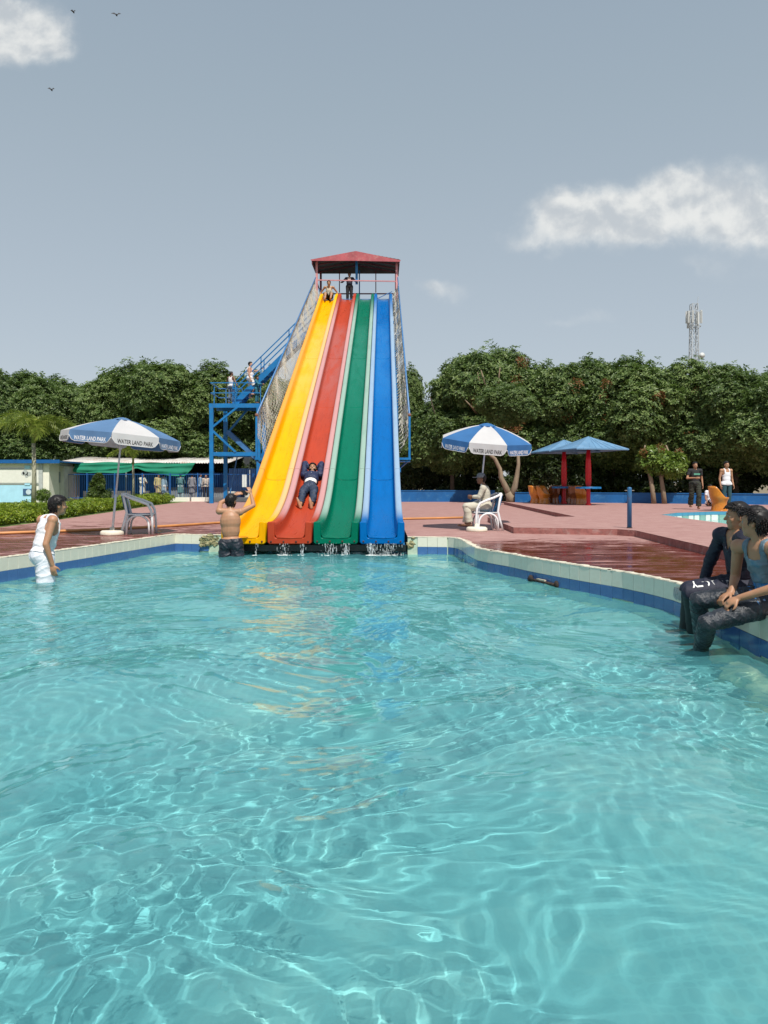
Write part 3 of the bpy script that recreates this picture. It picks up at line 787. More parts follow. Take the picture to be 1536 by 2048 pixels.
def person(label, J, outfit, sc=1.0, vox=.018, skin='a', hf=None, hup=None, hair=True, beard=False, fat=1.0, hands=None, feet=None, fingers=None, group=None, root_at=None, tufts=0, hairstyle=0, bare_feet=True):
    J = {k: Vector(v) for k, v in J.items()}
    J.setdefault('wst', J['pel'].lerp(J['nb'], .3))
    s = sc; TF = frame(J['nb']-J['pel'], J['sa']-J['sb']); tr, tf, tu = TF.col[0], TF.col[1], TF.col[2]
    PF = frame(J['nb']-J['pel'], J['ha']-J['hb'])
    hf = Vector(hf) if hf is not None else tf.copy(); hup = Vector(hup) if hup is not None else Vector((0,0,1))
    HF = frame(hup, hup.cross(Vector(hf))); hr, hfw, hu = HF.col[0], HF.col[1], HF.col[2]
    mb = MB(); lab = []      # lab: (label, type, data)
    def cone(l, p, q, r0, r1):
        prim_cone(mb, p, q, r0*s, r1*s); lab.append((l, 'c', Vector(p), Vector(q), r0*s, r1*s))
    def ell(l, c, r, M):
        r = [x*s for x in r]; mb.ball(c, tuple(r), 9, M); lab.append((l, 'e', Vector(c), Vector(r), M))
    nbp, pel, wst = J['nb'], J['pel'], J['wst']
    L = (nbp-pel).length
    ch = nbp+(pel-nbp)*.36
    ell('torso', ch, (.150*fat, .105*fat, .205), TF); ell('torso', nbp+(pel-nbp)*.20+tf*.01*s, (.150, .085, .11), TF)
    ell('waist', wst+(nbp-pel)*.08+tf*(.015*(fat-1)*10)*s*.2, (.134*fat, .096*fat**1.3, .20), TF)
    ell('pelvis', pel, (.155*fat, .112*fat, .12), PF)
    for a in 'ab':
        ell('pelvis', J['h'+a]-tf*.035*s+tu*.0, (.085, .09, .095), PF)
        cone('shoulder', nbp-tu*.03*s, J['s'+a], .055, .058); ell('shoulder', J['s'+a], (.062,.062,.066), TF)
        el, wr = J['e'+a], J['w'+a]
        cone('uarm_'+a, J['s'+a], el, .050*fat**.6, .039); cone('farm_'+a, el, wr, .040, .026)
        kn, an = J['k'+a], J['a'+a]
        cone('thigh_'+a, J['h'+a], kn, .088*fat**.5, .056); m = kn.lerp(an, .32); back = (tf*-.012*s)
        cone('calf_'+a, kn, m+back, .054, .057); cone('calf_'+a, m+back, an, .055, .036)
        # foot
        fd = Vector(feet[a]).normalized() if feet and a in feet else None
        if fd is None:
            fd = Vector(tf); fd.z = 0 if abs(tf.z) < .9 else fd.z
            fd.normalize()
        hl = an+Vector((0,0,-.03*s)) if feet is None or a not in feet else an
        cone('foot_'+a, hl-fd*.035*s, hl+fd*.12*s, .038, .034); cone('foot_'+a, hl+fd*.11*s, hl+fd*.185*s, .034, .020)
        # hand with five fingers
        hd = (wr-el).normalized(); pn = None
        if hands and a in hands: hd = Vector(hands[a][0]).normalized(); pn = Vector(hands[a][1])
        else: pn = -tr if a == 'a' else Vector(tr)
        HFm = frame(hd, hd.cross(pn)); ac, pnn = HFm.col[0], HFm.col[1]      # across, palm side
        curl = hands[a][2] if hands and a in hands and len(hands[a]) > 2 else .5
        ell('hand_'+a, wr+hd*.048*s, (.040, .019, .052), HFm)
        thumbside = (1 if (ac.dot(tf) > 0) else -1)
        if hands and a in hands and len(hands[a]) > 3: thumbside = hands[a][3]
        for i, (o_, ln) in enumerate(((-.030,.062),(-.010,.074),(.011,.078),(.031,.070))):
            if thumbside < 0: o_ = -o_
            b0 = wr+hd*.082*s+ac*o_*s; r = .0098 if vox < .012 else .0115
            d1 = (hd*math.cos(curl*.6)+pnn*math.sin(curl*.6)).normalized(); d2 = (hd*math.cos(curl*1.7)+pnn*math.sin(curl*1.7)).normalized()
            m1 = b0+d1*ln*.52*s; cone('hand_'+a, b0-hd*.02*s, m1, r, r*.94); cone('hand_'+a, m1, m1+d2*ln*.5*s, r*.94, r*.78)
        b0 = wr+hd*.028*s+ac*thumbside*.030*s
        d1 = (hd*.65+ac*thumbside*.75+pnn*.35).normalized(); m1 = b0+d1*.042*s
        cone('hand_'+a, b0, m1, .014, .012); cone('hand_'+a, m1, m1+(hd*.85+ac*thumbside*.3+pnn*.4).normalized()*.032*s, .012, .009)
    h = J['hd']
    cone('neck', nbp-tu*.05*s, h-hu*.055*s-hfw*.012*s, .060, .052)
    ell('head', h+hu*.022*s-hfw*.008*s, (.077,.096,.098), HF); ell('head', h+hfw*.022*s-hu*.045*s, (.058,.066,.068), HF)
    ell('head', h+hfw*.055*s-hu*.085*s, (.030,.028,.022), HF)
    cone('head', h+hfw*.083*s+hu*.018*s, h+hfw*.104*s-hu*.016*s, .009, .014)      # nose
    ell('head', h+hfw*.080*s+hu*.034*s, (.052,.014,.012), HF)                      # brow
    ell('head', h+hfw*.082*s-hu*.048*s, (.026,.012,.011), HF)                      # mouth
    for sx in (1, -1):
        ell('ear', h+hr*.078*s*sx-hfw*.010*s-hu*.005*s, (.009,.020,.031), HF)
        ell('head', h+hr*.042*s*sx+hfw*.055*s-hu*.018*s, (.026,.024,.026), HF)
    me = bpy.data.meshes.new('body'); me.from_pydata(mb.v, [], mb.f); me.update()
    o = bpy.data.objects.new('body', me); COL.objects.link(o)
    rm = o.modifiers.new('r', 'REMESH'); rm.mode = 'VOXEL'; rm.voxel_size = vox*s; rm.use_smooth_shade = True
    sm = o.modifiers.new('s', 'SMOOTH'); sm.factor = .5; sm.iterations = 2 if vox > .012 else 7
    dg = bpy.context.evaluated_depsgraph_get(); dg.update()
    bme = bpy.data.meshes.new_from_object(o.evaluated_get(dg)); bpy.data.objects.remove(o)
    n = len(bme.vertices); P = np.empty(n*3); bme.vertices.foreach_get('co', P); P = P.reshape(-1, 3)
    N = np.empty(n*3); bme.vertices.foreach_get('normal', N); N = N.reshape(-1, 3)
    best = np.full(n, 1e9); li = np.zeros(n, int); tt = np.zeros(n); names = []
    for it in lab:
        if it[0] not in names: names.append(it[0])
        if it[1] == 'c':
            p, q = np.array(it[2]), np.array(it[3]); d = q-p; LL = d@d+1e-12
            t = np.clip(((P-p)@d)/LL, 0, 1); dist = np.linalg.norm(P-(p+t[:,None]*d), axis=1)-(it[4]+(it[5]-it[4])*t)
        else:
            M = np.array(it[4]); q = (P-np.array(it[2]))@M/np.array(it[3]); l = np.linalg.norm(q, axis=1); t = np.zeros(n)
            dist = (l-1)*min(it[3])
        if it[0].startswith('calf'):       # two cones; t runs over the whole shin
            k_ = .32; t = t*k_ if abs(it[4]-.054*s) < 1e-6 else k_+t*(1-k_)
        m_ = dist < best; best[m_] = dist[m_]; li[m_] = names.index(it[0]); tt[m_] = t[m_]
    lb = np.array(names, dtype=object)[li]
    Tl = (P-np.array(nbp))@np.array(TF)/s; Hl = (P-np.array(h))@np.array(HF)/s       # torso and head coordinates (right, front, up)
    base = Vector(root_at) if root_at is not None else Vector((pel.x, pel.y, min(J['aa'].z, J['ab'].z)-.07*s))
    root = thing('person', label, 'person', base, group)
    bme.name = 'body'
    P0 = P-np.array(base)
    bme.vertices.foreach_set('co', P0.ravel()); bme.materials.clear()
    body = link('body', bme, SKIN[skin], root)
    F = [tuple(p.vertices) for p in bme.polygons]
    ctx = dict(lb=lb, t=tt, T=Tl, H=Hl, P=P)
    def shell(name, mask, off, m, fold=0, ff=30, relax=0, **k):
        if not mask.any(): return None
        off_ = np.full(n, off*s) if np.isscalar(off) else off*s
        if fold:
            from mathutils import noise as mn
            w = np.zeros(n); idx_ = np.where(mask)[0]; g1 = ff*.42; seed = Vector((len(label)*1.7, 3.1, 0))
            axd = {}
            for l_ in set(lb[idx_]):
                if l_.startswith('thigh'): axd[l_] = (J['k'+l_[-1]]-J['h'+l_[-1]]).normalized()
                elif l_.startswith('calf'): axd[l_] = (J['a'+l_[-1]]-J['k'+l_[-1]]).normalized()
                elif l_.startswith('uarm'): axd[l_] = (J['e'+l_[-1]]-J['s'+l_[-1]]).normalized()
                elif l_.startswith('farm'): axd[l_] = (J['w'+l_[-1]]-J['e'+l_[-1]]).normalized()
                else: axd[l_] = tu
            for i in idx_:
                p_ = Vector(P[i])/s; d_ = axd[lb[i]]; al = p_.dot(d_)
                q_ = (p_-d_*al)*g1*.75+d_*al*g1*1.05
                a_ = mn.noise(q_+seed); b2 = mn.noise(q_*2.1-seed)
                w[i] = max(0, 1-2.6*abs(a_))**2*1.5-.35+.7*max(0, 1-2.6*abs(b2))**2-.15
        V = P0+N*off_[:,None]
        bm = bmesh.new(); ids = {}
        for f in F:
            if all(mask[i] for i in f):
                for i in f:
                    if i not in ids: ids[i] = bm.verts.new(V[i])
                try: bm.faces.new([ids[i] for i in f])
                except ValueError: pass
        if not bm.faces: bm.free(); return None
        bm.verts.index_update(); inv = {v_: i for i, v_ in ids.items()}
        be = [e for e in bm.edges if e.is_boundary]; bv = list({v_ for e in be for v_ in e.verts})
        if relax:
            inner = [v_ for v_ in bm.verts if not v_.is_boundary]
            for _ in range(relax): bmesh.ops.smooth_vert(bm, verts=inner, factor=.5, use_axis_x=True, use_axis_y=True, use_axis_z=True)
        for _ in range(3):
            new = {}
            for v_ in bv:
                nb_ = [e.other_vert(v_).co for e in v_.link_edges if e.is_boundary]
                if len(nb_) == 2: new[v_] = v_.co*.4+(nb_[0]+nb_[1])*.3
            for v_, c in new.items(): v_.co = c
        if fold:
            bm.normal_update()
            for v_ in bm.verts: v_.co += v_.normal*float(fold*s*w[inv[v_]])
        nrm = {v_: Vector(N[inv[v_]]) for v_ in bv}; ofv = {v_: off_[inv[v_]] for v_ in bv}
        r = bmesh.ops.extrude_edge_only(bm, edges=be)
        nv_ = [g for g in r['geom'] if isinstance(g, bmesh.types.BMVert)]
        src = {}
        for g in nv_:
            for e in g.link_edges:
                ov = e.other_vert(g)
                if ov in nrm and ov not in nv_: src[g] = ov; break
        for g in nv_:
            if g in src: g.co = g.co-nrm[src[g]]*(ofv[src[g]]+.002)
        for f in bm.faces: f.smooth = True
        gm = bpy.data.meshes.new(name); bm.to_mesh(gm); bm.free()
        return link(name, gm, m, root, **k)
    isl = lambda *q: np.isin(lb, q)
    trunk = isl('torso','waist','pelvis','shoulder')
    for g in outfit:
        ty, m = g['type'], g['mat']; off = g.get('off', .010); fold = g.get('fold', 0)
        z, x, f_ = Tl[:,2], Tl[:,0], Tl[:,1]
        if ty == 'vest':
            hem = g.get('hem', -.56)
            mk = (trunk | isl('uarm_a','uarm_b')) & (np.abs(x) < .150) & (z > hem) & (z < .03)
            neck = (np.abs(x) < .062) & (z > np.where(f_ > 0, -.115, -.045))
            arm = (np.abs(x) > .112) & (z > -.175-(np.abs(x)-.112)*1.2)
            mk &= ~neck & ~arm
            low = (trunk | isl('thigh_a','thigh_b')) & (z > hem) & (z <= -.15) 
            mk |= low & ~arm
            off = off+.016*np.clip((-z-.28)/.25, 0, 1)
            shell('vest', mk, off, m, fold, g.get('ff', 26))
        elif ty in ('shirt', 'tee'):
            hem = g.get('hem', -.56); sl = g.get('sleeve', .97)
            arms = isl('uarm_a','uarm_b') | (isl('farm_a','farm_b') & (tt < sl)) if ty == 'shirt' else isl('uarm_a','uarm_b') & (tt < .62)
            mk = (trunk & (z > hem)) | arms | (isl('thigh_a','thigh_b') & (z > hem))
            if g.get('vneck'): mk &= ~((z > -.05-.0) & (np.abs(x) < .055)) & ~((f_ > .02) & (z > -.15) & (np.abs(x) < .06*(z+.15)/.12))
            else: mk &= ~(isl('neck')) & ~((z > .0) & (np.abs(x) < .055))
            off = off+g.get('loose', .012)*np.clip((-z-.15)/.35, 0, 1)*isl('torso','waist','pelvis','thigh_a','thigh_b')
            shell('shirt', mk, off, m, fold, g.get('ff', 24))
        elif ty == 'trousers':
            top = g.get('top', -.44); ln = g.get('len', .93)
            pz = z
            mk = (isl('pelvis','waist') & (pz < top)) | isl('thigh_a','thigh_b') | (isl('calf_a','calf_b') & (tt < ln))
            off = off+g.get('loose', .012)*(tt*isl('calf_a','calf_b'))+0*z
            shell('trousers', mk, off, m, fold, g.get('ff', 30), relax=2)
        elif ty == 'shorts':
            top = g.get('top', -.44); ln = g.get('len', .8)
            mk = (isl('pelvis','waist') & (z < top)) | (isl('thigh_a','thigh_b') & (tt < ln))
            off = off+g.get('loose', .03)*(tt*isl('thigh_a','thigh_b'))+0*z
            shell('shorts', mk, off, m, fold, g.get('ff', 24), relax=g.get('relax', 10))
        elif ty == 'tunic':          # knee-length loose shirt
            zb = g.get('bottom', .52)
            mb2 = MB(); vs = []; nn = 20; rows = 9
            for i in range(rows):
                t = i/(rows-1); c = (ch+tu*.05*s).lerp(Vector((pel.x, pel.y, base.z+zb*s)), t)
                w_ = (.150+.05*t)*fat; d_ = (.115+.05*t)*fat
                for j in range(nn):
                    a = 6.2832*j/nn; k_ = 1+.05*math.sin(3*a+t*5+len(label))*t
                    vs.append(c+(tr*math.cos(a)*w_+tf*math.sin(a)*d_)*k_*s)
            mb2.add(vs, [(i*nn+j, (i+1)*nn+j, (i+1)*nn+(j+1)%nn, i*nn+(j+1)%nn) for i in range(rows-1) for j in range(nn)], True)
            arms = isl('uarm_a','uarm_b') | (isl('farm_a','farm_b') & (tt < .95))
            shell('sleeves', (isl('torso','shoulder','waist') | arms) & ~((z > .0) & (np.abs(x) < .05)), .014, m, .006)
            obj('tunic', mb2, m, root)
    if hair:
        hx, hy, hzv = Hl[:,0], Hl[:,1], Hl[:,2]; hd_ = isl('head','ear','neck')
        mk = hd_ & ((hzv > .060+.25*np.clip(hy-.02, 0, 1)) | ((hy < .015) & (hzv > .005)) | ((hy < -.025) & (hzv > -.075)))
        mk &= ~(isl('ear') & (np.abs(hx) > .076) & (hzv < .03))
        r_ = np.random.default_rng(int(abs(h.x)*1000)); q = Hl*1.0
        nz_ = np.sin(q[:,0]*95+3*np.sin(q[:,2]*40))*np.sin(q[:,1]*80+2*np.sin(q[:,0]*55))
        off = .014+.013*np.clip((hzv+.02)/.08, 0, 1)+.004*nz_
        hr_ = shell('hair', mk, off, HAIR)
        if tufts and hr_ is not None:
            mb3 = MB(); idx = np.where(mk)[0]; rg = random.Random(5)
            for k in range(tufts):
                i = int(rg.choice(idx)); p = Vector(P[i])+Vector(N[i])*off[i]*s*.6; nn_ = Vector(N[i])
                dn = (nn_*.25+hfw*(.30 if Hl[i,2] > .06 else -.15)-hu*(1.0 if Hl[i,2] < .06 else .25)+hr*rg.uniform(-.35,.35)).normalized()
                l_ = rg.uniform(.022,.040)*s; mid_ = p+dn*l_*.5+nn_*.006*s; tip = p+dn*l_-nn_*.003
                mb3.tube([p, mid_, tip], [.0062*s, .005*s, .0008], 4)
            obj('hair_lock', mb3, HAIR, root, kind='stuff')
    if beard:
        hx, hy, hzv = Hl[:,0], Hl[:,1], Hl[:,2]
        mk = isl('head') & (hzv < -.030) & (hy > -.02) & ~((hy > .07) & (hzv > -.066) & (hzv < -.038) & (np.abs(hx) < .018))
        shell('beard', mk, .005, HAIR)
    # eyes and brows
    for sx in (1, -1):
        ec = h+hr*.031*s*sx+hfw*.0715*s+hu*.010*s
        e = obj('eye', MB().ball(ec, .0120*s, 6), mat('eye_white', (.28,.26,.24), .6, spec=.1), root)
        obj('iris', MB().ball(ec+hfw*.0075*s, .0055*s, 5), mat('iris_dark', (.02,.012,.008), .4), e)
        obj('brow', MB().ball(ec+hfw*.012*s+hu*.024*s, (.019*s,.006*s,.005*s), 5, HF), HAIR, root)
    return root, ctx
def placed(J, loc, rz, sc=1.0):
    M = Matrix.Translation(Vector(loc)) @ Matrix.Rotation(rz, 4, 'Z') @ Matrix.Scale(sc, 4)
    d = dict(STD); d.update(J)
    return {k: M @ Vector(v) for k, v in d.items()}

WHITE_V = cloth('white_vest_cotton', (.72,.71,.74), .9, var=.06)
WETW = cloth('wet_white_cotton', (.74,.74,.80), .5, var=.08)
GREYV = cloth('wet_grey_cotton', (.13,.19,.24), .55, var=.3, vs=9, dirt=((.02,.17,.30), .7, 7))
NAVY = cloth('navy_cloth', (.010,.012,.030), .7, var=.3)
BLACKC = cloth('black_cloth', (.010,.010,.012), .6, var=.3)
JEANW = cloth('wet_charcoal_jeans', (.020,.024,.032), .30, var=.5, vs=14, bump=.5, bs=60, dirt=((.09,.11,.135), .25, 9))
JEAN = cloth('dark_jeans', (.022,.035,.07), .6, var=.45, vs=10)
BLKW = cloth('wet_black_shorts', (.022,.024,.036), .42, var=.5, vs=8, bump=.4)
TEAL = cloth('teal_cloth', (.02,.14,.20), .8, var=.2)

# the man standing in the water at the left, looking towards the slide
sL = 1.18; bx, by, bz = -4.98, 11.0, -.735
J = placed(dict(nb=(.045,-.085,1.425), sa=(.20,.02,1.375), sb=(-.16,-.085,1.385), hd=(.02,-.16,1.555), wst=(.0,.0,1.10), pel=(0,.03,.95),
                ea=(.27,.07,1.10), wa=(.225,-.05,.83), eb=(-.245,.0,1.10), wb=(-.225,-.075,.845)), (bx, by, bz), R(118), sL)
# he faces right and away; his near side is his own right arm (b)
person('person in a white vest and white shorts, thigh-deep by the pool wall', J,
       [dict(type='shorts', mat=WETW, off=.024, top=-.36, len=1.0, loose=.03, fold=.005, ff=22, relax=45), dict(type='vest', mat=WHITE_V, off=.014, hem=-.475, fold=.006, ff=13)],
       sc=sL, vox=.0075, skin='a', fat=1.12, hf=(.80,.62,-.02), tufts=420,
       hands={'a': ((.12,.02,-1), (0.4,1,0), .5), 'b': ((.12,.05,-1), (0,1,0), .5)})

# the bare-backed man filming with a phone
Yp = 14.45
def q(px, py, dy=0): return P3(px, py, Yp+dy)
sP = 1.12
J = dict(pel=q(462,1084), nb=q(460,1020,.02), hd=q(462.5,1003.5,.09), sa=q(438.5,1022,.02), sb=q(480.5,1024,.04), ha=q(452,1090), hb=q(473,1090),
         ea=q(441,1006,.24), wa=q(469,990,.42), eb=q(507,1011,.22), wb=q(502,988,.40),
         ka=q(451,1140,.02), kb=q(476,1140,.02), aa=Vector((q(450,1140).x, Yp, -.66)), ab=Vector((q(478,1140).x, Yp+.05, -.66)))
# facing away: his left (a) must sit on his own +right x; swap so the frame's front points to +Y
J2 = dict(J)
for k in 'sewhka':
    if k+'a' in J and k+'b' in J: J2[k+'a'], J2[k+'b'] = J[k+'b'], J[k+'a']
def swapfix(J): return J
# frame(): right = sa-sb; fwd = right x up. For a man facing +Y, right x up = +Y needs right = -X
J2 = J
person('shirtless person in dark shorts filming with a raised phone, seen from behind', J2,
       [dict(type='shorts', mat=BLKW, off=.026, top=-.50, len=1.0, loose=.03, fold=.012, ff=20, relax=30)],
       sc=sP, vox=.0075, skin='a', fat=1.2, hf=(.35,.9,.12), tufts=200, beard=True, hairstyle=1,
       hands={'a': ((.85,.1,.35), (.2,.6,-.6), .6, 1), 'b': ((-.30,.1,.9), (-.5,.6,0), .6, 1)})
ph = thing('phone', 'dark smartphone held sideways in both hands of the filming person', 'phone', q(488,985.5,.50))
obj('phone_body', MB().box(q(488,985.5,.50), (.160,.012,.080), Matrix.Rotation(R(8), 3, 'Y')), mat('phone_black', (.012,.012,.014), .25), ph, bevel=.004)
obj('camera_lens', MB().ball(q(482.5,982.6,.493), .008, 5), mat('lens_glass', (.01,.01,.02), .05), ph)

# the man coming down the red chute
sS = 1.12; xc = -1.88
def on(y, up, dx=0): return Vector((xc+dx, y, bedz(y)+up))
J = dict(pel=on(18.98,.125), wst=on(19.18,.135), nb=on(19.60,.17), hd=on(19.76,.235), sa=on(19.55,.17,.215), sb=on(19.55,.17,-.215),
         ha=on(18.92,.12,.10), hb=on(18.92,.12,-.10), ka=on(18.50,.215,.15), kb=on(18.50,.215,-.13), aa=on(18.02,.07,.13), ab=on(18.04,.07,-.14),
         ea=on(19.98,.26,.215), eb=on(19.98,.26,-.225), wa=on(19.93,.12,.07), wb=on(19.93,.12,-.07))
JK = cloth('navy_jacket', (.012,.020,.065), .6, var=.4, vs=10)
r_, c_ = person('bearded person in a navy jacket sliding down the red chute, hands behind head', J,
       [dict(type='shirt', mat=cloth('white_undershirt', (.75,.73,.70)), off=.010, hem=-.50, sleeve=.0, loose=.0), dict(type='shirt', mat=JK, off=.024, hem=-.36, fold=.010, ff=22, loose=.004),
        dict(type='trousers', mat=JEAN, off=.018, top=-.47, len=.78, fold=.012, ff=22, loose=.01)],
       sc=sS, vox=.009, skin='a', hf=(0.0,-.80,.50), hup=(0,.35,.9), beard=True, tufts=120,
       feet={'a': (-.20,.10,1), 'b': (-.38,.05,1)}, hands={'a': ((-1,0,0), (0,-.3,.9), .3), 'b': ((1,0,0), (0,-.3,.9), .3)}, root_at=(xc, 18.98, bedz(18.98)))
obj('zip', MB().tube([on(19.22,.285), on(19.4,.30), on(19.56,.275)], .008, 5), mat('zip_grey', (.3,.3,.34), .4), r_)

# at the top: one about to go, one standing behind the guard bar
J = dict(pel=V3(-2.82,38.55,10.98), nb=V3(-2.82,38.47,11.52), hd=V3(-2.82,38.36,11.64), sa=V3(-2.60,38.47,11.46), sb=V3(-3.04,38.47,11.46), ha=V3(-2.72,38.5,10.97), hb=V3(-2.92,38.5,10.97),
         ka=V3(-2.66,38.05,11.06), kb=V3(-2.98,38.05,11.06), aa=V3(-2.70,37.80,10.70), ab=V3(-2.96,37.80,10.70), ea=V3(-2.40,38.6,11.22), eb=V3(-3.25,38.6,11.22), wa=V3(-2.36,38.4,11.04), wb=V3(-3.28,38.4,11.04))
person('person in a pale vest sitting at the top of the yellow chute', J, [dict(type='vest', mat=cloth('cream_vest', (.60,.54,.42)), off=.014, hem=-.5), dict(type='shorts', mat=BLACKC, off=.03, len=.9, loose=.03)],
       sc=1.08, vox=.02, skin='a', hf=(0,-1,-.5), feet={'a': (0,-1,.1), 'b': (0,-1,.1)})
J = placed(dict(ea=(.40,-.10,1.18), eb=(-.40,-.10,1.18), wa=(.46,-.22,1.13), wb=(-.46,-.22,1.13)), (-1.80,39.05,10.80), 0, .90)
r_, c_ = person('person in dark clothes standing behind the guard bar at the top of the red chute', J, [dict(type='shirt', mat=NAVY, off=.016), dict(type='trousers', mat=BLACKC, off=.032)], sc=.90, vox=.02, skin='d', fat=1.15)
obj('chest_print', MB().box((-1.80,38.90,12.02), (.16,.01,.13)), cloth('pale_print', (.55,.42,.36)), r_)
# on the stairs
J = placed(dict(wa=(.50,-.20,.98), ea=(.40,-.05,1.14), wb=(-.52,.12,.98), eb=(-.38,.10,1.16)), (-8.15,40.0,LZ), R(150), 1.0)
person('person in a white vest and jeans leaning on the landing rail', J, [dict(type='trousers', mat=cloth('grey_blue_jeans', (.12,.16,.22)), off=.02), dict(type='vest', mat=WHITE_V, off=.014, hem=-.5)], sc=1.0, vox=.02, skin='d', hf=(1,.3,-.1))
J = placed(dict(ea=(.28,-.26,1.32), wa=(.26,-.50,1.46), kb=(-.11,-.22,.58), ab=(-.12,-.12,.22)), (-7.12,39.9,LZ+.30), R(95), 1.12)
person('stout person in white vest and shorts starting up the upper stairs', J, [dict(type='shorts', mat=cloth('white_shorts', (.72,.70,.66)), off=.03, len=.9, loose=.04), dict(type='vest', mat=WHITE_V, off=.016, hem=-.62)], sc=1.12, vox=.02, skin='l', hf=(1,0,.45), fat=1.5)
J = placed(dict(eb=(-.3,-.2,1.2), wb=(-.2,-.42,1.2)), (-6.72,39.7,LZ), R(80), .84)
person('boy in teal clothes on the landing behind the stout person', J, [dict(type='shirt', mat=TEAL, off=.018, hem=-.62), dict(type='trousers', mat=TEAL, off=.025)], sc=.84, vox=.02, skin='d', hf=(.8,-.3,0))

# two young men sitting on the rim at the right
def q(px, py, Y): return P3(px, py, Y)
sA = 1.06
J = dict(pel=V3(3.42,7.15,.47), nb=V3(3.30,7.0,.99), hd=V3(3.29,6.98,1.125), sa=V3(3.27,6.80,.93), sb=V3(3.24,7.20,.94), ha=V3(3.36,7.05,.45), hb=V3(3.36,7.25,.45),
         ka=q(1381,1185,7.02), kb=q(1379,1178,7.30), aa=q(1412,1300,7.02), ab=q(1404,1295,7.25), ea=V3(3.40,6.72,.66), wa=V3(3.28,6.74,.45), eb=V3(3.20,7.38,.66), wb=V3(3.16,7.44,.42))
J['aa'] = V3(3.02, 7.28, -.10); J['ab'] = V3(3.0, 7.46, -.10)
r_, c_ = person('person in navy shirt and black printed trousers on the pool rim, further of the two', J,
       [dict(type='trousers', mat=BLACKC, off=.016, top=-.42, len=.98, fold=.002, ff=20), dict(type='shirt', mat=NAVY, off=.014, hem=-.52, vneck=True, fold=.007, ff=16, sleeve=.9)],
       sc=sA, vox=.0075, skin='a', hf=(-.95,.26,-.06), tufts=750, hands={'a': ((-.2,-.2,-1), (0,0,-1), .2), 'b': ((-.4,.2,-.8), (0,0,-1), .2)}, feet={'a': (-1,0,-.3), 'b': (-1,0,-.3)}, root_at=(3.35,7.1,.355))
# CITY / HARD print down the thigh
def letters(txt, size, align='CENTER', bold=0):
    cu = bpy.data.curves.new('t', 'FONT'); cu.body = txt; cu.size = size; cu.align_x = align; cu.align_y = 'CENTER'; cu.resolution_u = 3; cu.offset = bold
    o = bpy.data.objects.new('t', cu); COL.objects.link(o); dg = bpy.context.evaluated_depsgraph_get(); dg.update()
    me = bpy.data.meshes.new_from_object(o.evaluated_get(dg)); bpy.data.objects.remove(o); bpy.data.curves.remove(cu)
    V = [tuple(v.co) for v in me.vertices]; F = [tuple(p.vertices) for p in me.polygons]; bpy.data.meshes.remove(me); return V, F
from mathutils.bvhtree import BVHTree
trs = [c for c in r_.children if c.name.startswith('trousers')][0]
bv = BVHTree.FromPolygons([Vector(v.co)+r_.location for v in trs.data.vertices], [tuple(p.vertices) for p in trs.data.polygons])
PRN = cloth('white_print', (.75,.75,.74), .8)
def project(txt, p0, p1, updir, size, bold=0, holes=False):
    """lays flat lettering from p0 to p1, dropped onto the trouser leg from above and the side"""
    V, F = letters(txt, size, bold=.004); xs = [v[0] for v in V]; w = max(xs)-min(xs); mid = (max(xs)+min(xs))/2
    d = (p1-p0); cdir = Vector((0,-.82,.57))
    mb = MB(); vs = []
    for (x, y, z) in V:
        p = p0+d*((x-mid)/w+.5)+updir*y
        hit = bv.ray_cast(p+cdir*.4, -cdir)
        vs.append(hit[0]+hit[1]*.009 if hit[0] is not None else p)
    mb.add(vs, F); return mb
kA, hA = J['ka'], J['ha']
side = V3(0,-.02,.075)
th0 = kA.lerp(hA, .06)+side; th1 = kA.lerp(hA, .72)+side
tl = (th1-th0)
obj('lettering', project('CITY', th0.lerp(th1, .42), th0.lerp(th1, -.10), V3(0,-.57,-.82), .105), PRN, r_)
mbx = project('HARD', th0.lerp(th1, 1.0), th0.lerp(th1, .50), V3(0,-.57,-.82), .105)
obj('lettering', mbx, cloth('grey_print', (.42,.42,.42), .8), r_)
sB = 1.08
J = dict(pel=V3(3.30,6.36,.49), nb=V3(3.17,6.32,.955), hd=V3(3.125,6.33,1.105), sa=V3(3.20,6.11,.90), sb=V3(3.08,6.52,.89), ha=V3(3.26,6.24,.45), hb=V3(3.22,6.48,.46),
         ka=q(1414,1246,6.22), kb=q(1396,1200,6.62), aa=V3(2.86,6.28,-.20), ab=V3(2.86,6.6,-.16), ea=V3(3.17,6.00,.62), wa=q(1478,1196,6.18), eb=V3(3.10,6.62,.62), wb=q(1462,1186,6.5))
J['aa'] = V3(2.80, 6.70, -.13); J['ab'] = V3(2.93, 6.92, -.12)
r_, c_ = person('person in wet grey vest and charcoal jeans on the pool rim, nearer of the two', J,
       [dict(type='shorts', mat=cloth('blue_print_boxers', (.03,.20,.50), .7, var=.7, vs=26, dirt=((.5,.6,.7), .8, 18)), off=.012, top=-.30, len=.3, loose=.0),
        dict(type='trousers', mat=JEANW, off=.014, top=-.385, len=1.0, fold=.0048, ff=40, loose=-.003), dict(type='vest', mat=GREYV, off=.010, hem=-.31, fold=.006, ff=18)],
       sc=sB, vox=.0075, skin='a', hf=(-.72,.68,-.14), tufts=750,
       hands={'a': ((-.9,.25,-.45), (-.2,.4,-.9), .9, 1), 'b': ((-.9,-.2,-.4), (0,-.2,-.9), .7)}, feet={'a': (-1,0,-.15), 'b': (-1,0,-.15)}, root_at=(3.25,6.35,.355))

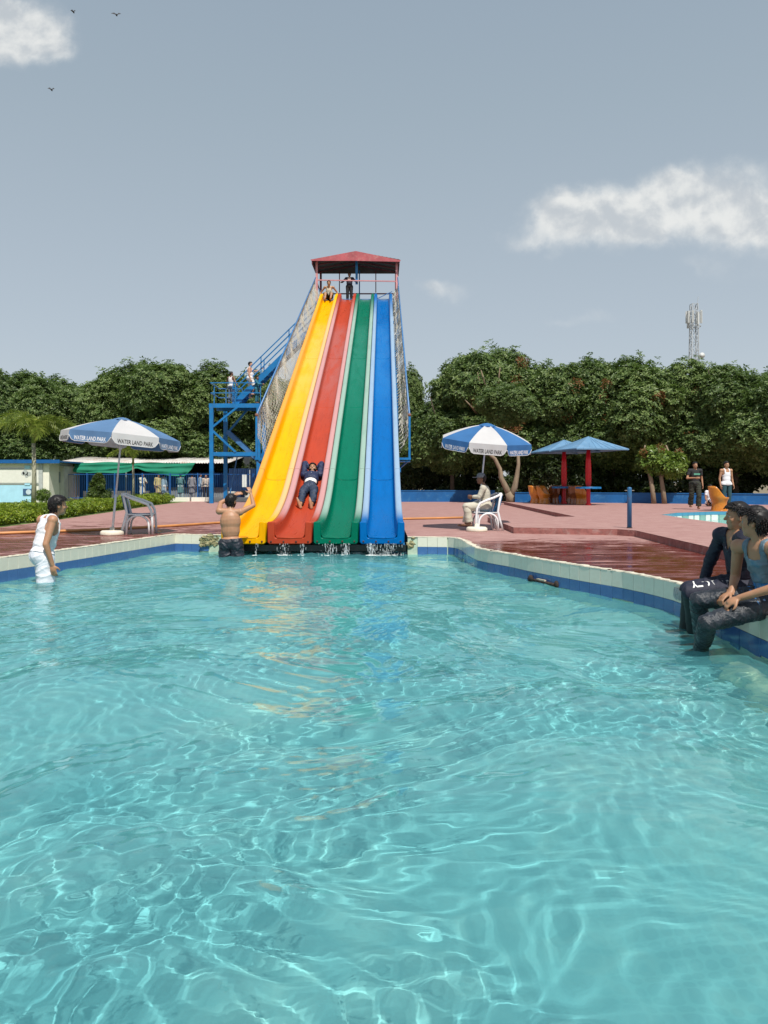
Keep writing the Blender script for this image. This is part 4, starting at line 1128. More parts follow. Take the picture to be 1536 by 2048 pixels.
# the man under the right parasol
def q(px, py, dy=0): return P3(px+5, py, 17.25+dy)
CREAMC = cloth('cream_kurta', (.50,.47,.38), .9)
J = dict(pel=q(967,1011), nb=q(964.5,973), hd=q(957,958.5), sa=q(961,977,-.2), sb=q(964,977,.2), ha=q(962,1012,-.1), hb=q(962,1012,.1), ka=q(927,1013,-.14), kb=q(931,1013,.14), aa=q(934,1047,-.14), ab=q(927,1048,.16),
         ea=q(953,994,-.22), wa=q(940,993,-.12), eb=q(955,994,.2), wb=q(940,994,.1))
r_, c_ = person('seated person in pale clothes and a grey cap under the right parasol', J, [dict(type='shirt', mat=CREAMC, off=.014, hem=-.62, loose=.02, fold=.004, ff=16), dict(type='trousers', mat=CREAMC, off=.026, loose=.03, fold=.005, ff=14)], sc=1.0, vox=.014, skin='d', hf=(-1,-.05,-.08))
mb = MB(); hd_ = q(957,955.5); mb.lathe(hd_, [(.10,0),(.105,.03),(.09,.08),(.05,.11),(.001,.115)], 14); mb.box(hd_+V3(-.13,0,.01), (.12,.12,.015)); obj('cap', mb, cloth('grey_cap', (.16,.18,.20)), r_)

# the two men and a child at the right, far side of the raised deck
J = placed(dict(eb=(-.30,-.04,1.15), wb=(-.06,-.24,1.16), kb=(-.12,.03,.52), ab=(-.12,.16,.14), ka=(.10,-.12,.53), aa=(.09,-.08,.09)), (11.2,27.0,UD), R(-5), .98)
r_, c_ = person('person in a black T-shirt and dark trousers walking on the raised deck', J, [dict(type='tee', mat=cloth('black_tee', (.02,.02,.022)), off=.018), dict(type='trousers', mat=cloth('dark_olive_trousers', (.03,.032,.022)), off=.03, loose=.03, fold=.01)], sc=.98, vox=.014, skin='a', hf=(0,-1,-.55))
obj('shirt_print', MB().box((11.2,26.84,UD+1.27), (.22,.012,.06)), mat('green_print', (.10,.32,.22), .8), r_)
J = placed({}, (12.05,26.4,UD), R(10), .98)
person('person in a white vest standing behind the single orange chair', J, [dict(type='trousers', mat=cloth('teal_trousers', (.02,.07,.09)), off=.02), dict(type='vest', mat=WHITE_V, off=.015, hem=-.58)], sc=.98, vox=.014, skin='a')
J = placed(dict(pel=(0,0,.14), wst=(0,0,.26), nb=(0,0,.66), hd=(0,-.02,.80), sa=(.19,0,.61), sb=(-.19,0,.61), ea=(.26,-.02,.36), eb=(-.26,-.02,.36), wa=(.24,-.12,.14), wb=(-.24,-.12,.14), ha=(.1,0,.12), hb=(-.1,0,.12), ka=(.25,-.38,.28), kb=(-.25,-.38,.28), aa=(.2,-.66,.06), ab=(-.2,-.66,.06)), (13.3,30.6,UD), R(20), .95)
person('child in white sitting on the deck near the blue wall', J, [dict(type='tee', mat=WHITE_V, off=.015), dict(type='shorts', mat=BLACKC, off=.02)], sc=.95, vox=.02, skin='a')

# people queuing at the shed
pp_ = [(285,960,'person in cream tunic with folded arms left of the shed queue', (.62,.60,.50), R(60), 0, (.55,.53,.46)),
       (317,962,'person in a mustard tunic walking along the shed', (.45,.37,.17), R(40), 0, (.25,.18,.12)),
       (327,966,'person in pale blue standing at the counter behind the mustard tunic', (.24,.34,.42), R(160), 0, (.5,.5,.5)),
       (361,961,'person in a teal tunic turned to the counter', (.09,.20,.20), R(180), 0, (.30,.38,.38)),
       (384,957,'person in a grey suit, back turned, between teal tunic and light blue shirt', (.22,.21,.22), R(170), 0, (.22,.21,.22)),
       (400,958,'person in a light blue shirt beside the grey suit', (.25,.36,.48), R(120), 1, (.04,.09,.18)),
       (412,960,'person in a beige shirt and black trousers at the right end of the queue', (.50,.43,.35), R(10), 1, (.015,.016,.02))]
for i, (px, py, lb_, c1, rz, shirt, c2) in enumerate(pp_):
    Y = 44.35+.14*(i % 3); X = (px-768)/1500*Y; g = .36; s_ = .93 if i != 6 else .9
    arm = dict(eb=(-.26,-.1,1.14), wb=(-.05,-.26,1.16), ea=(.26,-.1,1.14), wa=(.05,-.27,1.2)) if i in (0, 3) else {}
    J = placed(arm, (X, Y, g), rz, s_)
    m1 = cloth('queue_cloth_%s' % 'abcdefg'[i], c1); m2 = cloth('queue_trousers_%s' % 'abcdefg'[i], c2)
    person(lb_, J, [dict(type='trousers', mat=m2, off=.03, loose=.03)] + ([dict(type='shirt', mat=m1, off=.02)] if shirt else [dict(type='tunic', mat=m1)]), sc=s_, vox=.022, skin='a')
# ------------------------------------------------------------------ parasols
UBL = cloth('parasol_blue', (.045,.17,.42), .8, var=.1, vs=2, transl=(.05,.2,.5)) if 0 else mat('parasol_blue', (.05,.19,.45), .8, var=.12, vs=2.5, bump=.15, bs=120, transl=(.03,.14,.40))
UBF = mat('parasol_faded_blue', (.13,.26,.47), .8, var=.12, vs=2.5, bump=.15, bs=120, transl=(.06,.15,.33))
UWH = mat('parasol_white', (.72,.72,.72), .8, var=.05, vs=2.5, bump=.15, bs=120, transl=(.55,.55,.55))
PIPE = mat('white_pole', (.66,.68,.72), .35, var=.06); CONCW = mat('cream_base', (.70,.64,.52), .7, var=.1, vs=9, bump=.3)
LBLK = mat('black_print', (.02,.02,.02), .8); LWHT = mat('white_lettering', (.8,.8,.82), .8)
LV, LF = letters('WATER LAND PARK', 1.0, bold=.012)
lx = [v[0] for v in LV]; LW = max(lx)-min(lx); LM = (max(lx)+min(lx))/2
def parasol(label, base, top, rad, a0, tilt, blue, drop=.40, val=.23, ptop=None):
    base = Vector(base); top = Vector(top)
    rt_ = thing('parasol', label, 'parasol', base)
    obj('pole', MB().tube([base+V3(0,0,.05), base.lerp(top, .35)], .024, 10), PIPE, rt_)
    obj('upper_pole', MB().tube([base.lerp(top, .33), top-(top-base)*.04], .019, 10), PIPE, rt_)
    bs = obj('base', MB().lathe(base, [(.001,0),(.235,.0),(.24,.02),(.235,.075),(.20,.10),(.05,.105),(.045,.17),(.0,.17)], 28, close=False), CONCW, rt_)
    obj('pin', MB().tube([base.lerp(top, .335)-V3(.04,0,0), base.lerp(top, .335)+V3(.05,0,0)], .009, 6), PIPE, rt_)
    M = Matrix.Rotation(R(tilt[0]), 3, 'Y') @ Matrix.Rotation(R(tilt[1]), 3, 'X')
    T = lambda v_: top+M @ Vector(v_)
    ang = lambda a: (math.sin(R(a)), -math.cos(R(a)))        # a = 0 faces the camera
    cz = -drop
    for k in range(8):
        a, c = a0+45*k, a0+45*(k+1)
        white = (k % 2 == 0)
        m = UWH if white else blue
        n, rws = 8, 7; vs = []
        for i in range(rws+1):
            t = .09+.91*i/rws
            for j in range(n+1):
                w = j/n
                pa = Vector(ang(a)); pc = Vector(ang(c)); p = pa.lerp(pc, w)*rad*t
                z = cz*(t**1.18) - .035*math.sin(math.pi*w)*math.sin(math.pi*t) if 1 else 0
                z += .03*t*(1-t)*4
                vs.append(T((p.x, p.y, z)))
        mb = MB(); mb.add(vs, [(i*(n+1)+j, (i+1)*(n+1)+j, (i+1)*(n+1)+j+1, i*(n+1)+j+1) for i in range(rws) for j in range(n)], True)
        pn = obj('panel', mb, m, rt_)
        # hanging valance with rounded corners
        vs = []; n2 = 14
        def vp(w, t):
            pa = Vector(ang(a)); pc = Vector(ang(c)); p = pa.lerp(pc, w)*rad; out = (pa+pc).normalized()
            edge = 1-max(0, abs(w-.5)*2-.72)/.28; full_ = math.sin(min(1, edge)*math.pi/2)**.6
            dz = val*t*(.35+.65*full_) if w not in (0, 1) else val*t*.45
            wob = .010*math.sin(w*19+k*2)*t
            p = p+out*(.012*t+wob)
            return T((p.x, p.y, cz-dz))
        for i in range(5):
            for j in range(n2+1): vs.append(vp(j/n2, i/4))
        mb = MB(); mb.add(vs, [(i*(n2+1)+j, (i+1)*(n2+1)+j, (i+1)*(n2+1)+j+1, i*(n2+1)+j+1) for i in range(4) for j in range(n2)], True)
        va = obj('valance', mb, m, pn)
        obj('piping', MB().tube([vp(j/n2, 1.0) for j in range(n2+1)], .007, 5), UWH, pn)
        # print
        h = .105/ .72; ww = 0
        vs = []; out = (Vector(ang(a))+Vector(ang(c))).normalized()
        o3 = M @ Vector((out.x, out.y, 0))
        for (x, y, z) in LV:
            w = .5+((x-LM)/LW)*.76; t = .72-(y-.0)*.52
            vs.append(vp(min(max(w,.01),.99), t)+o3*.004)
        mb = MB(); mb.add(vs, LF); obj('lettering', mb, LBLK if white else LWHT, pn)
        obj('rib', MB().tube([T((0,0,-.06)), T((ang(a)[0]*rad*.99, ang(a)[1]*rad*.99, cz-.012))], .007, 5), PIPE, rt_)
        obj('strut', MB().tube([T((0,0,-.62)), T((ang(a)[0]*rad*.5, ang(a)[1]*rad*.5, cz*.44-.03))], .006, 5), PIPE, rt_)
    # vented cap
    mb = MB(); vs = []
    for i, (rr_, zz) in enumerate(((.0,.035),(.09,.02),(.20,-.035))):
        for j in range(16):
            a = a0+22.5*j; q_ = ang(a); up = .012*(1 if j % 2 else -1)*(i == 2)
            vs.append(T((q_[0]*rr_, q_[1]*rr_, zz+up)))
    mb.add(vs, [(i*16+j, (i+1)*16+j, (i+1)*16+(j+1)%16, i*16+(j+1)%16) for i in range(2) for j in range(16)], True)
    obj('vent_cap', mb, blue, rt_)
    obj('hub', MB().tube([T((0,0,-.66)), T((0,0,-.56))], .032, 8), PIPE, rt_)
    return rt_
parasol('faded blue and white parasol on the left side of the pool', (-5.69,15.7,DK), P3(246,838,15.75), 1.20, 11, (5, -1), UBF, val=.22, drop=.36)
parasol('bright blue and white parasol over the seated person right of the slide', (2.09,16.9,DK), P3(975,849,17.65), 1.10, -27, (4, 9), UBL, drop=.36, val=.24)

# ------------------------------------------------------------------ plastic armchairs
PWH = mat('white_plastic', (.76,.76,.77), .35, var=.05); PBL = mat('blue_plastic', (.02,.12,.27), .4, var=.15)
def armchair(label, loc, rz, sc):
    t = thing('plastic_armchair', label, 'chair', loc, rz=rz, org=(0,0,0)); t.scale = (sc,sc,sc)
    for s in (1, -1):
        x = .27*s
        # front leg, arm rest and back upright in one sweeping loop
        pts = [(x*1.06,-.27,0),(x*1.05,-.255,.30),(x*1.05,-.235,.48),(x*1.06,-.17,.60),(x*1.06,-.02,.665),(x*1.02,.14,.72),(x*.90,.27,.775),(x*.55,.315,.81)]
        obj('arm_loop', MB().tube(pts, [.026,.024,.026,.028,.028,.026,.026,.022], 8), PWH, t)
        obj('rear_leg', MB().tube([(x*1.02,.34,0),(x*.98,.27,.25),(x*.95,.23,.42),(x*.88,.27,.62),(x*.80,.31,.78)], .024, 8), PWH, t)
        obj('rear_leg', MB().tube([(x*.80,.36,0),(x*.78,.29,.25),(x*.78,.25,.42)], .020, 8), PWH, t)
        arc_ = [(x*1.02,-.20+.0,0)]+[(x*1.0, .02-.21*math.cos(R(a)), .18+.20*math.sin(R(a))) for a in range(0, 181, 20)]+[(x*1.0,.24,0)]
        obj('arch', MB().tube(arc_, .020, 8), PWH, t)
    mb = MB(); mb.lathe((0,0,0), [(.001,0),(.001,.001)], 3) if 0 else None
    vs = []; n = 8
    for j in range(n+1):
        for i in range(n+1):
            u_, v_ = i/n-.5, j/n-.5
            vs.append((u_*.50, v_*.50-.0, .405-.035*math.cos(u_*3.1)*math.cos(v_*2.2)+.0*v_))
    mb.add(vs, [(j*(n+1)+i, j*(n+1)+i+1, (j+1)*(n+1)+i+1, (j+1)*(n+1)+i) for j in range(n) for i in range(n)], True)
    o = obj('seat', mb, PBL, t); md = o.modifiers.new('s', 'SOLIDIFY'); md.thickness = .022
    obj('seat_rim', MB().tube([(-.25,-.25,.40),(.25,-.25,.40),(.26,.25,.40),(-.26,.25,.40),(-.25,-.25,.40)], .018, 6), PWH, t)
    for k in range(5):
        x = (k-2)*.088
        obj('slat', MB().bar((x,.245,.41), (x*1.05,.305,.60), .070, .014, (0,1,0)).bar((x*1.05,.305,.60), (x*1.1,.335,.775+.02*(1-abs(k-2)/2)), .070, .014, (0,1,0)), PBL, t)
    obj('top_rail', MB().tube([(-.22,.33,.77),(-.1,.345,.805),(.1,.345,.805),(.22,.33,.77)], .022, 8), PWH, t)
    return t
armchair('empty white plastic armchair with blue seat beside the left parasol', (-5.22,16.1,DK), R(100), 1.06)
armchair('white plastic armchair with blue slats under the seated person', (2.31,17.25,DK), R(-83), 1.05)

# ------------------------------------------------------------------ hose, bracket, post
HOSE = mat('orange_hose', (.55,.24,.08), .5, var=.2, vs=2)
pts = [(-12,14.9),(-8,15.75),(-6.3,17.1),(-5.2,18.5),(-4.35,19.9),(-2.5,21),(-.8,21.6),(.6,22),(2.95,23.1)]
ps = []
for a, c in zip(pts, pts[1:]):
    for i in range(6): t = i/6; ps.append((a[0]+(c[0]-a[0])*t, a[1]+(c[1]-a[1])*t+.03*math.sin(i+a[0]*3), DK+.035))
obj('hose', MB().tube(ps, .032, 8), HOSE, label='long orange hose lying across the red deck behind the slide mouth', cat='hose')
br = thing('wall_bracket', 'rusty iron bar with two end flanges at the waterline of the right wall', 'bracket', (2.2,10.4,.05))
RUST = mat('rust_iron', (.035,.022,.016), .85, var=.6, vs=20, bump=.6)
pA, pB = V3(2.10,10.90,.05), V3(2.36,10.38,.035)
obj('bar', MB().tube([pA, pB], .022, 8), RUST, br)
for p in (pA, pB):
    obj('flange', MB().ball(p+V3(.03,.0,0), (.04,.055,.06), 6), RUST, br)
obj('plaster_remains', MB().box(pA.lerp(pB,.5)+V3(.0,0,.025), (.03,.20,.02), Matrix.Rotation(R(22), 3, 'Z')), mat('old_plaster', (.45,.40,.30), .9, var=.4), br)
bp_ = thing('blue_post', 'short round blue steel post at the edge of the raised deck', 'post', (5.22,15.95,UD))
obj('tube', MB().lathe((5.22,15.95,UD), [(.048,0),(.048,.84),(.044,.86),(.02,.872),(.001,.875)], 18), mat('post_blue', (.02,.13,.30), .4, var=.2, vs=4, stretch=(1,1,.4), dirt=((.25,.10,.05), .4, 9)), bp_)
obj('pin', MB().tube([(5.12,15.95,UD+.80),(5.32,15.95,UD+.80)], .008, 6), mat('pin_steel', (.35,.33,.3), .4), bp_)
obj('weld_collar', MB().lathe((5.22,15.95,UD), [(.06,0),(.06,.012),(.05,.02),(.001,.02)], 14), RUST, bp_)

# thin sheets of slide water falling off the mouths, with splash rings
DROP = bpy.data.materials.new('falling_water'); DROP.use_nodes = True
p = DROP.node_tree.nodes['Principled BSDF']; p.inputs['Base Color'].default_value = (.85,.92,.95,1); p.inputs['Roughness'].default_value = .12
p.inputs['Transmission Weight'].default_value = .45; p.inputs['IOR'].default_value = 1.33
FOAM = mat('foam', (.80,.84,.82), .5, var=.1)
rw = random.Random(21)
for li, (cx, spots, nn, lb_) in enumerate(((-2.80, [(.26,.02)], 12, 'single thin water thread dripping from the yellow chute'), (-1.88, [(-.14,.09),(.26,.03)], 70, 'thin water strands falling from the red chute'),
                               (-.96, [(-.12,.12),(.20,.05)], 130, 'broad ragged water strands falling from the green chute'), (-.04, [(-.22,.05),(.08,.20)], 180, 'widest curtain of water falling from the blue chute'))):
    mb = MB(); fm = MB()
    for i in range(nn):
        sx, sw = rw.choice(spots); x = cx+sx+rw.gauss(0, sw*.7); z1 = rw.uniform(.03, .26); l_ = rw.choice((.02,.03,.06,.10))*rw.uniform(.6,1.3)
        r = rw.uniform(.0022,.0055); y = 14.90-.05*(1-(z1/.25))+rw.uniform(-.02,.02)
        mb.tube([(x,y,min(z1,.24)),(x+rw.uniform(-.003,.003),y-.004,max(.0,z1-l_*.6)),(x,y-.006,max(-.01,z1-l_))], [r*.4,r,r*.6], 5)
        if i % 3 == 0: fm.ball((x+rw.uniform(-.06,.06), 14.86+rw.uniform(-.08,.05), .012), (rw.uniform(.010,.035), rw.uniform(.01,.02), .006), 4)
    o = obj('water_trickle', mb, DROP, label=lb_, cat='falling water', kind='stuff')
    obj('splash_foam', fm, FOAM, o, kind='stuff')

# ------------------------------------------------------------------ mushroom tables
RED_ = mat('red_gloss_paint', (.60,.006,.014), .3, var=.15, vs=2); SHD = mat('roof_blue_sheet', (.12,.25,.40), .5, var=.15, vs=1.5, dirt=((.25,.33,.42), .4, 3))
TBL = mat('blue_table_paint', (.01,.17,.42), .35, var=.2, vs=3)
def pavilion(label, loc, rz, half, h, col_h):
    t = thing('shade_table', label, 'shaded table', loc, rz=rz, org=(0,0,0), group='blue roofed tables on the raised deck')
    obj('column', MB().lathe((0,0,0), [(.12,0),(.12,.06),(.085,.10),(.085,.70),(.095,.8),(.125,.95),(.125,1.6),(.11,1.9),(.08,col_h),(.001,col_h)], 18), RED_, t)
    tp = obj('table_top', MB().lathe((0,0,.72), [(.09,0),(.50,.01),(.52,.03),(.52,.065),(.09,.07)], 26, close=False), TBL, t)
    for i in range(12):
        a = i*math.pi/6; obj('rim_plate', MB().box((.525*math.cos(a), .525*math.sin(a), .74), (.015,.26,.07), Matrix.Rotation(a, 3, 'Z')), TBL, tp)
    rf = None
    for i in range(4):
        a0, a1 = i*math.pi/2+math.pi/4, (i+1)*math.pi/2+math.pi/4; k = half*math.sqrt(2)
        A, B, C_ = Vector((k*math.cos(a0), k*math.sin(a0), col_h-.05)), Vector((k*math.cos(a1), k*math.sin(a1), col_h-.05)), Vector((0,0,col_h+h))
        mb = MB(); mb.add([A,B,C_,A-V3(0,0,.05),B-V3(0,0,.05),C_-V3(0,0,.05)], [(0,1,2),(5,4,3),(0,3,4,1)])
        for j in range(1, 8):
            p = A.lerp(B, j/8); q_ = p.lerp(C_, 1-abs(j-4)/4*.0-.04 if 0 else .95*(1-abs(j/8-.5)*2)+.0); mb.bar(p+V3(0,0,.006), q_+V3(0,0,.006), .012, .012)
        obj('roof_panel', mb, SHD, t)
    for i in range(4):
        a0 = i*math.pi/2+math.pi/4; k = half*math.sqrt(2)
        obj('rafter', MB().bar((0,0,col_h-.02), (k*math.cos(a0)*.98, k*math.sin(a0)*.98, col_h-.10), .04), SHD, t)
    return t
pavilion('blue roofed table on a red column, nearer of the two, wholly in view', (8.72,32.0,UD), R(14), 1.2, .52, 2.42)
pavilion('blue roofed table on a red column, further of the two, roof half hidden', (8.21,34.2,UD), R(10), 1.2, .50, 2.42)

# ------------------------------------------------------------------ orange fibreglass tub chairs
ORG_ = mat('orange_fibreglass', (.60,.20,.012), .18, var=.25, vs=3, coat=.6, dirt=((.28,.08,.01), .4, 4))
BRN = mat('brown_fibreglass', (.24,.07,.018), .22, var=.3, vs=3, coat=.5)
def tub_mesh():
    mb = MB(); n = 32; prof_ = [(.27,.0),(.262,.06),(.245,.16),(.232,.27),(.255,.36),(.30,.43)]
    vs = []
    def top(a):      # a = 0 back (+Y)
        c = min(1, max(0, (1+math.cos(a))/2*1.75-.25)); c = c*c*(3-2*c); return .45+.37*c
    rings = 12
    def R0(a, z, t):
        if z <= .43:
            for (r0, z0), (r1, z1) in zip(prof_, prof_[1:]):
                if z <= z1: return r0+(r1-r0)*(z-z0)/(z1-z0)
        return .30+.02*min(1, (z-.43)/.4)
    for i in range(rings+1):
        for j in range(n):
            a = 6.2832*j/n; H_ = top(a); z = H_*i/rings; r = R0(a, z, 0)
            lob = 1+.035*abs(math.sin(a*1.0))**.5*(1 if z > .3 else 0) - .05*math.exp(-((abs(a-math.pi))/.16)**2)
            lean = max(0, z-.40)*.12*((1+math.cos(a))/2)
            dm = 0
            for az in (math.pi-.5, math.pi+.5, math.pi-1.4, math.pi+1.4):
                dm += .02*math.exp(-((a-az)/.18)**2-((z-.15)/.05)**2)
            vs.append((math.sin(a)*r*lob*1.02, math.cos(a)*r*lob+lean+0, z) if not dm else (math.sin(a)*(r*lob-dm), math.cos(a)*(r*lob-dm)+lean, z))
    base = len(vs)
    # inner bucket
    for i in range(6):
        t = i/5
        for j in range(n):
            a = 6.2832*j/n; H_ = top(a); z = H_*(1-t)+.36*t; r = (R0(a, H_, 0)-.025)*(1-t)+.15*t
            lean = max(0, z-.40)*.12*((1+math.cos(a))/2)
            vs.append((math.sin(a)*r, math.cos(a)*r+lean-.02*t, z+(.012 if i == 0 else 0)))
    fs = [(i*n+j, i*n+(j+1)%n, (i+1)*n+(j+1)%n, (i+1)*n+j) for i in range(rings+6) for j in range(n)]
    fs = [f[::-1] for f in fs]
    mb.add(vs, fs, True); k = (rings+6)*n
    mb.f.append([k+j for j in range(n)]); mb.mi.append(0); mb.sm.append(True)
    return mb
def tub(label, px, Y, rz, m, sc=1.0, z=UD):
    t = thing('tub_chair', label, 'chair', ((px-768)/1500*Y, Y, z), group='orange fibreglass tub chairs', rz=rz, org=(0,0,0)); t.scale = (sc,sc,sc)
    obj('shell', tub_mesh(), m, t)
    obj('foot_ring', MB().lathe((0,0,0), [(.275,0),(.285,.012),(.275,.03),(.25,.03)], 24, close=False), m, t)
    for a in (-.5, .5, -1.4, 1.4):
        obj('button', MB().ball((math.sin(a)*.245, -math.cos(a)*.245, .09), (.018,.018,.018), 5), m, t)
tub('bright orange tub chair at the far left of the row', 1072, 34.6, R(70), ORG_)
tub('bright orange tub chair second from the left in the row', 1088, 34.2, R(55), ORG_)
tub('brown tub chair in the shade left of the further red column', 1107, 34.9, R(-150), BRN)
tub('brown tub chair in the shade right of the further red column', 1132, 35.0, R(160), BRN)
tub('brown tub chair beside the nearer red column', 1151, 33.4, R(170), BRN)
tub('orange tub chair glimpsed behind the nearer red column', 1163, 33.2, R(100), ORG_)
tub('single glossy orange tub chair near the second pool', 1439, 25.6, R(68), ORG_, 1.02)

# ------------------------------------------------------------------ low blue wall, masts, distant things
WB = mat('blue_wall_paint', (.004,.11,.33), .55, var=.2, vs=.9, dirt=((.10,.28,.45), .4, 3), bump=.2)
def lowwall(pts, z0, z1, label):
    mb = MB()
    for a, c in zip(pts, pts[1:]): mb.bar((a[0],a[1],(z0+z1)/2), (c[0],c[1],(z0+z1)/2), .15, z1-z0)
    w = thing('low_wall', label, 'wall', (pts[0][0], pts[0][1], z0)); obj('panel', mb, WB, w)
    mb = MB()
    for a, c in zip(pts, pts[1:]): mb.bar((a[0],a[1],z1+.02), (c[0],c[1],z1+.02), .20, .04)
    obj('cap', mb, WB, w)
    for a, c in zip(pts, pts[1:]):
        n = int((Vector(c)-Vector(a)).length/3)
        for i in range(n): p = Vector(a).lerp(Vector(c), (i+.5)/n); obj('stub', MB().bar((p.x,p.y,z1+.04),(p.x,p.y,z1+.16), .02), RUST, w)
lowwall([(-3,42.7),(6.3,42.7)], .30, .97, 'low blue garden wall behind the slide and the right parasol')
lowwall([(6.45,36.9),(11.4,35.6),(16.7,32.7),(27,27.5)], .30, .93, 'low blue garden wall along the raised deck')
mt = thing('cell_mast', 'pale lattice telecom mast rising above the trees', 'mast', (49.6,120,0))
GAL = mat('galvanised_steel', (.42,.45,.48), .6, var=.1); ANT = mat('antenna_shell', (.55,.56,.55), .5)
mb = MB(); hw = lambda z: .80-.35*z/30
for z0 in range(0, 30, 2):
    z1 = z0+2; c0 = [(49.6+i*hw(z0), 120+j*hw(z0), z0) for i, j in ((-1,-1),(1,-1),(1,1),(-1,1))]; c1 = [(49.6+i*hw(z1), 120+j*hw(z1), z1) for i, j in ((-1,-1),(1,-1),(1,1),(-1,1))]
    for i in range(4):
        mb.bar(c0[i], c1[i], .13); mb.bar(c0[i], c1[(i+1)%4], .06); mb.bar(c0[(i+1)%4], c1[i], .06); mb.bar(c1[i], c1[(i+1)%4], .06)
obj('lattice', mb, GAL, mt)
ra = random.Random(2)
obj('head_frame', MB().tube([(49.6+1.05*math.cos(a*.7854), 120+1.05*math.sin(a*.7854), 26.4) for a in range(9)], .06, 5).tube([(49.6+1.05*math.cos(a*.7854), 120+1.05*math.sin(a*.7854), 28.6) for a in range(9)], .05, 5), GAL, mt)
for i in range(9):
    a = i*.698; z = 27.6+ra.uniform(-.4,.5)
    obj('panel_antenna', MB().box((49.6+1.12*math.cos(a), 120+1.12*math.sin(a), z), (.28,.28,1.9), Matrix.Rotation(a, 3, 'Z')), ANT, mt)
obj('whip', MB().bar((50.0,120,29.5),(50.3,120,31.2), .06), GAL, mt)
obj('dish', MB().lathe((50.4,119,21.6), [(.0,0),(.4,.06),(.45,.2),(.0,.25)], 14, Matrix.Rotation(R(90), 3, 'X'), close=False), ANT, mt)
BIRD = mat('bird_dark', (.05,.05,.055), .9)
for (px, py, w, lb_) in ((232,29,.5,'largest of the tiny birds high in the sky'), (146,23,.25,'tiny bird left of the largest one'), (102,179,.35,'tiny bird below the upper left cloud')):
    p = P3(px, py, 70); mb = MB(); mb.add([p+V3(-w*1.0,0,.12), p+V3(-w*.4,.1,.25), p+V3(0,.05,0), p+V3(0,.25,-.02), p+V3(w*.45,.1,.22), p+V3(w*1.0,0,.06), p+V3(0,0,.10)], [(0,1,3,2),(2,3,4,5),(2,6,3)])
    mb.ball(p+V3(0,.1,.02), (.07,.22,.07), 4); obj('bird', mb, BIRD, label=lb_, cat='bird')

# ------------------------------------------------------------------ left background: kiosk, shed, fence, awning
def cbox(name, c, d, m, par, **k): return obj(name, MB().box(c, d), m, par, **k)
CREAMW = mat('cream_wall_paint', (.84,.81,.70), .8, var=.06, vs=1.5, dirt=((.40,.40,.36), .25, 1.4)); SKYB = mat('sky_blue_paint', (.42,.72,.88), .7, var=.1, vs=2)
BLUR = mat('blue_roof_paint', (.004,.10,.32), .5, var=.15); CORB = mat('blue_sheet', (.006,.10,.34), .5, var=.25, vs=1)
GREYD = mat('grey_door', (.22,.25,.27), .6, var=.2); WFR = mat('grey_frame', (.45,.47,.46), .6)
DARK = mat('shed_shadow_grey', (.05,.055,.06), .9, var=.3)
kx0, kx1, ky = -22.8, -18.75, 42.0
K = thing('kiosk', 'small white and sky-blue painted kiosk with a blue roof edge', 'building', ((kx0+kx1)/2, ky, .3))
cbox('wall', ((kx0+kx1)/2, ky+1.6, 1.45), (kx1-kx0, 3.2, 2.3), CREAMW, K)
cbox('painted_band', (-21.0, ky-.012, .82), (2.95,.03,.98), SKYB, K)
cbox('painted_pier', (-19.95, ky-.03, 1.85), (.30,.06,1.1), SKYB, K)
cbox('pier', (-19.2, ky-.03, 1.45), (.22,.10,2.2), WFR, K)
cbox('roof', ((kx0+kx1)/2+.2, ky+1.4, 2.62), (kx1-kx0+1.0, 3.3, .09), BLUR, K); cbox('fascia', ((kx0+kx1)/2+.2, ky-.27, 2.62), (kx1-kx0+1.0, .05, .20), BLUR, K)
wf = cbox('window_frame', (kx0+2.0, ky-.03, 1.80), (3.3,.05,.9), WFR, K)
cbox('shutter', (kx0+2.0, ky-.06, 1.82), (3.1,.03,.78), mat('white_shutter', (.78,.77,.70), .6, var=.06), wf)
mb = MB(); rl = random.Random(8)
for (x, z, r) in ((kx0+2.75,2.0,.16),(kx0+2.95,1.93,.13),(kx0+2.82,1.82,.10),(kx0+2.62,1.95,.10),(kx0+3.62,2.05,.10)): mb.lathe((x, ky-.08, z), [(r,0),(r,.004)], 9, Matrix.Rotation(R(90), 3, 'X'))
obj('painted_flower', mb, mat('grey_flower_paint', (.45,.48,.47), .8), wf)
cbox('poster', (-19.95, ky-.05, .92), (.48,.03,.36), mat('dark_blue_print', (.05,.12,.24), .6), K)
obj('poster_disc', MB().lathe((-19.87, ky-.075, .92), [(.15,0),(.15,.004)], 16, Matrix.Rotation(R(90), 3, 'X')), mat('pale_disc', (.55,.66,.72), .6), K)
K2 = thing('utility_cabin', 'narrow pale cabin with a grey window between kiosk and shed', 'building', (-18.9,43.2,.3))
cbox('wall', (-18.95,44.4,1.35), (.95,2.2,2.1), mat('pale_grey_wall', (.50,.50,.46), .8, var=.15, vs=2), K2); w_ = cbox('window', (-18.85,43.27,1.75), (.34,.05,.62), GREYD, K2)
cbox('drain_pipe', (-19.35,42.95,1.3), (.10,.10,2.2), mat('brown_pipe', (.12,.06,.04), .7), K2)
obj('lamp', MB().ball((-19.05,42.9,2.12), (.17,.15,.20), 7), mat('dull_lamp_glass', (.45,.45,.38), .3), K2)
